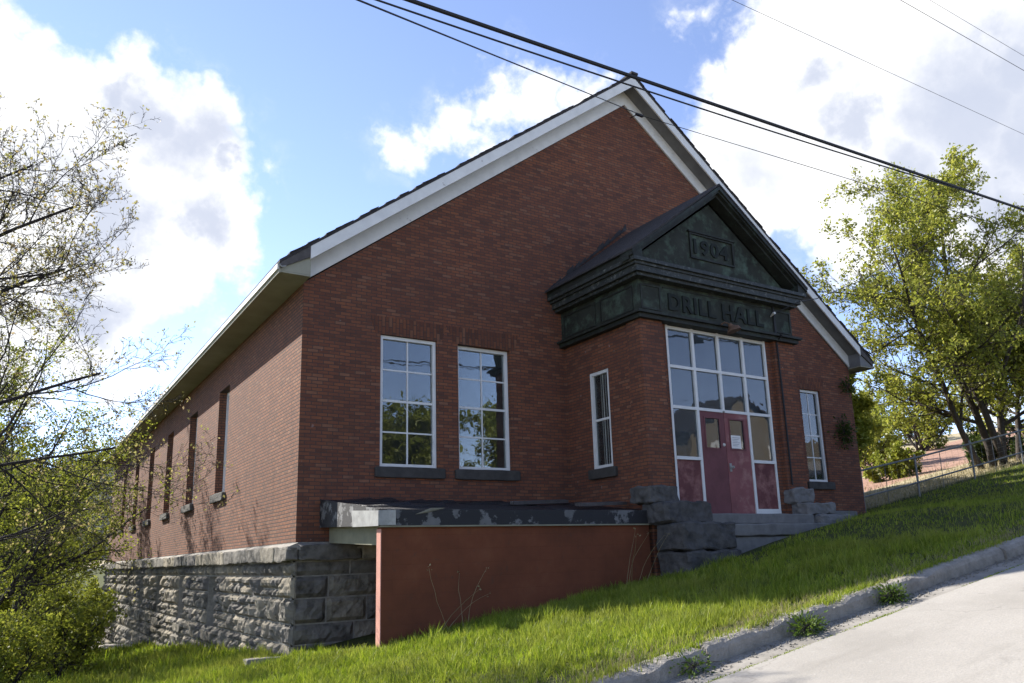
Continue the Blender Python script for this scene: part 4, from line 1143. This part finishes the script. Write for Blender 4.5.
def strip(name, label, mat, pts_fn, n, h0, h1, w_):
    g = NP; V = []; i5 = np.arange(n)*5
    xy = np.array([pts_fn(g) for _ in range(n)]); x, y, z = xy.T
    h = g.uniform(h0, h1, n); th = g.uniform(0, 6.28, n); ph = g.uniform(0, 6.28, n); ln = np.abs(g.normal(0, .6, n))
    dx, dy = np.cos(ph)*ln*h, np.sin(ph)*ln*h; wx, wy = np.cos(th)*w_/2, np.sin(th)*w_/2
    v = np.stack([np.stack([x-wx, y-wy, z], 1), np.stack([x+wx, y+wy, z], 1), np.stack([x+wx*.8+dx*.35, y+wy*.8+dy*.35, z+h*.6], 1), np.stack([x-wx*.8+dx*.35, y-wy*.8+dy*.35, z+h*.6], 1), np.stack([x+dx, y+dy, z+h], 1)], 1).reshape(-1, 3)
    o = np_mesh(name, v, [np.stack([i5, i5+1, i5+2, i5+3], 1), np.stack([i5+3, i5+2, i5+4], 1)], M[mat]); tag(o, label, None, None, 'stuff'); o['category'] = 'grass'
cr = random.Random(31)
spots = [(cr.uniform(-1, 16)) for _ in range(60)]
def crack_pt(g):
    x = spots[g.integers(len(spots))] + g.normal(0, .12); return (x, -8.712 + g.normal(0, .012), roadz(x)+.004)
strip('crack_moss', 'thin moss and grass growing in the joint between gutter and road', 'grass', crack_pt, 5200, .008, .03, .008)
def dry_pt(g):
    x = g.uniform(15.6, 36); y = .5 + abs(g.normal(0, 3.0)); y = min(y, 8); return (x, y, gz(x, y)-.01)
strip('dry_grass', 'sparse dry grass on the tan ground beyond the fence', 'grassdry', dry_pt, 8000, .05, .2, .015)

def edge_pt(g):
    x = g.uniform(-2, 22); y = -8.2 + abs(g.normal(0, .35)) + .12*math.sin(x*3.1); return (x, min(y, -6.8), gz(x, min(y, -6.8))-.01)
strip('dry_grass', 'thatch of dry straw-coloured blades along the worn lawn edge by the kerb', 'grassdry', edge_pt, 9000, .03, .10, .005)
def over_pt(g):
    c = [(.9, .3), (1.75, .25), (2.5, .3), (3.15, .2), (4.4, .35), (5.6, .3), (-.2, .3), (7.5, .6), (9.5, .5)][g.integers(9)]
    x = c[0] + g.normal(0, c[1]); y = -8.16 - abs(g.normal(0, .05)); return (x, y, roadz(x)+.13)
strip('kerb_grass', 'grass spilling over the top of the kerb in tufts', 'grass', over_pt, 3800, .04, .11, .006)
def grit():
    g = NP; n = 2600; x = g.uniform(-1, 16, n); y = -8.36 - np.abs(g.normal(0, .10, n)); z = np.array([roadz(a) for a in x]) + .012
    s = g.uniform(.003, .011, n)[:, None]; c = np.stack([x, y, z], 1)
    tet = np.array([(1,1,1), (1,-1,-1), (-1,1,-1), (-1,-1,1)], float)
    q = tet[None] * g.uniform(.5, 1.2, (n, 4, 1)) * s[:, None]; vv = (c[:, None] + q).reshape(-1, 3); i = np.arange(n)[:, None]*4
    f = np.concatenate([i + np.array([[0,1,2]]), i + np.array([[0,2,3]]), i + np.array([[0,3,1]]), i + np.array([[1,3,2]])])
    o = np_mesh('gutter_grit', vv, [f], M['mortar']); tag(o, 'loose grit and small stones washed along the gutter', None, None, 'stuff'); o['category'] = 'grit'
grit()
# fallen leaves / litter by the kerb
g = NP; P = []
for _ in range(70):
    x = g.normal(3.1, .22); y = g.normal(-8.05, .1); P.append((x, y, gz(x, y)+.05))
o = leaf_mesh('dead_leaves', P, .08, M['grassdry'], None, 5) if False else None

# ---------------------------------------------------------------- pipe fence
fr_ = empty('pipe_fence', (21.7, .2, 1.3), 'grey two-rail pipe and wire mesh fence running uphill from the right corner of the hall', 'fence')
px_ = [15.55, 18.24, 21.4, 24.6, 27.8, 31.0, 34.2]; FY = .12
for x in px_:
    z = gz(x, FY); b = MB(); b.tube([(x, FY, z-.3), (x, FY, z+1.22)], .032, 8); b.tube([(x, FY, z+1.22), (x, FY, z+1.25)], [.036, .012], 8)
    b.build('post', M['steel'], fr_, smooth=False)
for hgt, rad in ((1.14, .028), (.42, .026)):
    b = MB(); pts = [(15.0, FY-.02, gz(15.55, FY)+hgt-.06)] + [(x, FY-.035, gz(x, FY)+hgt) for x in px_]
    b.tube(pts, rad, 8); b.build('rail', M['steel'], fr_)
b = MB()
for x0, x1 in zip(px_[:-1], px_[1:]):
    for k in range(1, 8): 
        h = .05+.145*k; b.tube([(x0, FY+.03, gz(x0, FY)+h), ((x0+x1)/2, FY+.03, (gz(x0,FY)+gz(x1,FY))/2+h-.012), (x1, FY+.03, gz(x1, FY)+h)], .0022, 3, cap=False)
    n = 9
    for k in range(1, n):
        x = x0 + (x1-x0)*k/n; z = gz(x0, FY) + (gz(x1, FY)-gz(x0, FY))*k/n; rr_ = .012 if k in (4,) else .0022
        b.tube([(x, FY+.032, z+.05), (x, FY+.032, z+1.13)], rr_, 4 if k == 4 else 3, cap=False)
b.build('wire_mesh', M['steel'], fr_, recalc=False)

# ---------------------------------------------------------------- overhead cables
def cable(name, lab, pts, rad, sag=.0, group='overhead cables across the sky'):
    """pts: two points far apart; a shallow sag between them"""
    a, c = Vector(pts[0]), Vector(pts[1]); n = 40; P = []
    for i in range(n+1):
        t = i/n; p = a.lerp(c, t); p.z -= sag*4*t*(1-t); P.append(p)
    b = MB(); b.tube(P, rad, 6); o = b.build(name, M['wire']); return tag(o, lab, 'cable', group)
def quad(ps, y, x0, x1):
    c = np.polyfit([p[0] for p in ps], [p[1] for p in ps], 2)
    xa, xb_ = ps[0][0], ps[-1][0]; dxa, dxb = 2*c[0]*xa+c[1], 2*c[0]*xb_+c[1]; P = []
    for i in range(61):
        x = x0 + (x1-x0)*i/60
        z = np.polyval(c, x) if xa <= x <= xb_ else (np.polyval(c, xa) + dxa*(x-xa) if x < xa else np.polyval(c, xb_) + dxb*(x-xb_))
        P.append((x, y, float(z)))
    return P
def line(p, q, t0, t1):
    p, q = Vector(p), Vector(q); return [tuple(p + (q-p)*(t0+(t1-t0)*i/20)) for i in range(21)]
def cable(lab, P, rad, name='power_cable'):
    b = MB(); b.tube(P, rad, 6); return tag(b.build(name, M['wire']), lab, 'cable', 'overhead cables across the sky')
YC = -7.0
SW = (13.49, -2.0, 8.93)
cable('thickest black bundled cable, passing just above the roof peak', quad([(-1.2, 4.99), (.65, 5.10), (7.07, 5.32), (8.77, 5.37), (10.92, 5.49)], YC, -20, 32), .024)
cable('thinner black cable directly below the thickest one', quad([(-1.48, 4.875), (.64, 4.945), (7.06, 5.26)], YC, -20, 32), .011)
I_ = (7.90, -.36, 9.965)
cable('thin service wire coming from the left to the insulator under the gable peak', line(I_, (-1.68, -7, 4.80), 0, 1.5), .010, 'service_wire')
cable('thin service wire leaving the insulator under the gable peak towards the maple', line((8.0, -.36, 9.95), (5.71, -7, 4.80), 0, .0001) if False else line((8.0, -.36, 9.95), SW, 0, 2.2), .009, 'service_wire')
cable('faint line in the upper sky, lowest of the three at top right', line((-.06, -10, 3.41), (4.02, -10, 3.53), -4, 6), .0018, 'phone_line')
cable('faint line cutting the top right corner, the middle one there', line((2.13, -10, 4.29), (4.28, -10, 4.32), -6, 9), .0026, 'phone_line')
cable('faint line nearest the top right corner', line((2.64, -10, 4.49), (4.35, -10, 4.51), -6, 9), .0018, 'phone_line')
b = MB(); b.tube([(9.21, YF-.16, 4.5), (9.72, -2.93, 4.76), (10.6, -2.7, 5.02), (14.2, -2.0, 6.46), (18.3, -1.0, 8.35), (24.5, .6, 11.4)], .010, 6)
tag(b.build('service_cable', M['wire']), 'dark service cable rising from the insulator on the porch frieze towards the maple', 'cable', 'overhead cables across the sky')

# ---------------------------------------------------------------- across the street (seen reflected in the panes)
hs = empty('neighbour_house', (37.0, -30.0, gz(37,-30)), 'tan gabled house across the street, mirrored in the entrance panes', 'house')
z0 = gz(37, -30)-.6; HX = 37; b = MB(); b.box(HX-5, HX+5, -36, -28, z0, z0+2.6); b.prism([(HX-5, -28, z0+2.6), (HX+5, -28, z0+2.6), (HX, -28, z0+5.2)], (0, -8, 0)); b.build('wall', M['tan'], hs)
b = MB(); b.prism([(HX-5.4, -27.6, z0+2.5), (HX, -27.6, z0+5.3), (HX+5.4, -27.6, z0+2.5), (HX+5.4, -27.6, z0+2.7), (HX, -27.6, z0+5.5), (HX-5.4, -27.6, z0+2.7)], (0, -8.8, 0)); b.build('roof', M['shingle'], hs)
for x in (HX-2.8, HX, HX+2.8):
    b = MB(); b.box(x-.4, x+.4, -27.995, -27.95, z0+1.0, z0+2.1); b.build('window', M['frame'], hs)
RT = []
for j, (x, y, sc_) in enumerate(((15, -30, .85), (19.5, -33, .95), (11, -28, .8), (-4, -30, 1.1), (23, -29, .95), (27.5, -36, 1.0), (4, -31, 1.0))):
    if j == 0:
        B = bz(x, y); st = [((B[0]+dx, B[1], B[2]), (dx*.3, 0, 1), 6.5, .16) for dx in (-.5, 0, .5)]
        t0 = tree('roadside_tree', 'leafy tree across the street mirrored in the left front window', 'tree', B, st, dict(PBU, kids=(12, 8, 4)), 401, 'leafgreen', .32, (3, 5), .2, 0, 'bark', 'trees across the street')
    else:
        c = copy_tree(t0); c.location = bz(x, y); c.rotation_euler.z = j*1.3; c.scale = (sc_, sc_, sc_)
        c['label'] = ['', 'taller leafy tree across the street behind the first', 'small round tree across the street by the tan house', 'leafy tree across the street opposite the hall corner', 'broad tree across the street uphill of the tan house', 'last tree uphill across the street', 'tree across the street furthest downhill'][j]

# ---------------------------------------------------------------- sky, sun, camera
SUN = Vector((-.60, 1.30, 1.0)).normalized()          # towards the sun
wd = bpy.data.worlds.new('World'); S.world = wd; wd.use_nodes = True
t = NT.__new__(NT); t.t = wd.node_tree; t.t.nodes.clear()
sky = t.n('ShaderNodeTexSky', sky_type='NISHITA'); sky.sun_disc = False
sky.sun_elevation = math.asin(SUN.z); sky.sun_rotation = math.atan2(SUN.x, SUN.y)
sky.air_density = .85; sky.dust_density = .05; sky.ozone_density = 1.2; sky.altitude = 2600
co = t.n('ShaderNodeTexCoord').outputs['Generated']
def vm(op, a, b_=None):
    m = t.n('ShaderNodeVectorMath', operation=op)
    for i, v in enumerate((a, b_)):
        if v is None: continue
        if hasattr(v, 'links'): t.l(v, m.inputs[i])
        else: m.inputs[i].default_value = v
    return m
def scaled(v, s):
    m = vm('SCALE', v); m.inputs['Scale'].default_value = s; return m.outputs[0]
n1 = scaled(vm('SUBTRACT', t.noise(co, 5.5, 5, .6, 'Color'), (.5, .5, .5)).outputs[0], .17)
n2 = scaled(vm('SUBTRACT', t.noise(co, 24, 6, .62, 'Color'), (.5, .5, .5)).outputs[0], .075)
w1 = vm('ADD', vm('ADD', co, n1).outputs[0], n2).outputs[0]
acc = None
for (a, c, e, rr_) in CLOUDS:
    d_ = vm('DISTANCE', w1, (a, c, e)).outputs['Value']
    v = t.math('SUBTRACT', 1.0, t.math('DIVIDE', d_, rr_))
    v = t.math('MULTIPLY', v, rr_)
    acc = v if acc is None else t.math('MAXIMUM', acc, v)
mr = t.n('ShaderNodeMapRange', interpolation_type='SMOOTHSTEP'); t.l(acc, mr.inputs[0]); mr.inputs[1].default_value = -.004; mr.inputs[2].default_value = .030
veil = t.n('ShaderNodeMapRange', interpolation_type='SMOOTHSTEP'); t.l(acc, veil.inputs[0]); veil.inputs[1].default_value = -.035; veil.inputs[2].default_value = .02
wisp = t.ramp(t.noise(vm('ADD', co, n1).outputs[0], 9, 7, .7), [(.50, (0,0,0)), (.75, (.40,.40,.40))])
alpha = t.math('MAXIMUM', mr.outputs[0], t.math('MULTIPLY', veil.outputs[0], wisp))
# thin veil round the clouds
# cloud tone: bright, with soft grey bellies
nz_ = t.noise(vm('ADD', co, n2).outputs[0], 4.2, 5, .55)
ccol = t.ramp(nz_, [(.34, (.80, .84, .93)), (.48, (1.0, 1.02, 1.08)), (.58, (1.25, 1.25, 1.25))])
edge = t.n('ShaderNodeMapRange', interpolation_type='SMOOTHSTEP'); t.l(acc, edge.inputs[0]); edge.inputs[1].default_value = .01; edge.inputs[2].default_value = .085
ccol = t.mix(edge.outputs[0], (1.3, 1.3, 1.3), ccol)
w2 = vm('ADD', vm('ADD', co, scaled(n1, 1.0)).outputs[0], n2).outputs[0]
acc2 = None
for (a, c, e, rr_) in BELLIES:
    v_ = t.math('SUBTRACT', 1.0, t.math('DIVIDE', vm('DISTANCE', w2, (a, c, e)).outputs['Value'], rr_))
    acc2 = v_ if acc2 is None else t.math('MAXIMUM', acc2, v_)
b2 = t.n('ShaderNodeMapRange', interpolation_type='SMOOTHSTEP'); t.l(acc2, b2.inputs[0]); b2.inputs[1].default_value = -.15; b2.inputs[2].default_value = .8
ccol = t.mix(t.math('MULTIPLY', b2.outputs[0], .85), ccol, (.60, .66, .82))
SKY_S = .15
cl = t.mix(1.0, ccol, (CLOUD_B/SKY_S,)*3, 'MULTIPLY')
tint = t.mix(1.0, sky.outputs[0], SKY_TINT, 'MULTIPLY')
fin = t.mix(alpha, tint, cl)
bg = t.n('ShaderNodeBackground'); t.l(fin, bg.inputs[0]); bg.inputs[1].default_value = SKY_S
ow = t.n('ShaderNodeOutputWorld'); t.l(bg.outputs[0], ow.inputs[0])

sl = bpy.data.lights.new('sun', 'SUN'); sl.energy = 5.0; sl.angle = math.radians(.53); sl.color = (1, .945, .86)
so = bpy.data.objects.new('sun', sl); COL.objects.link(so); so.rotation_mode = 'QUATERNION'
so.rotation_quaternion = SUN.to_track_quat('Z', 'Y'); so.location = SUN*60

R_, U_, F_ = Vector((0.8399355, -0.5417297, -0.0322060)), Vector((-0.0913971, -0.1997071, 0.9755837)), Vector((0.5349345, 0.8164839, 0.2172536))
cam = bpy.data.cameras.new('camera'); co_ = bpy.data.objects.new('camera', cam); COL.objects.link(co_)
mt = Matrix((( R_.x, U_.x, -F_.x, -3.988), (R_.y, U_.y, -F_.y, -13.229), (R_.z, U_.z, -F_.z, -.349), (0, 0, 0, 1)))
co_.matrix_world = mt
cam.sensor_fit = 'HORIZONTAL'; cam.sensor_width = 36; cam.lens = 792.264*36/1024
cam.shift_x = -.01634; cam.shift_y = .03764; cam.clip_start = .05; cam.clip_end = 5000
S.camera = co_
S.render.engine = 'CYCLES'; S.cycles.use_denoising = True; S.cycles.max_bounces = 7; S.cycles.transparent_max_bounces = 12
S.cycles.diffuse_bounces = 3; S.cycles.glossy_bounces = 4; S.cycles.sample_clamp_indirect = 6
S.view_settings.view_transform = 'Standard'; S.view_settings.look = 'None'; S.view_settings.gamma = 1; S.view_settings.exposure = EXPO
S.view_settings.use_curve_mapping = False
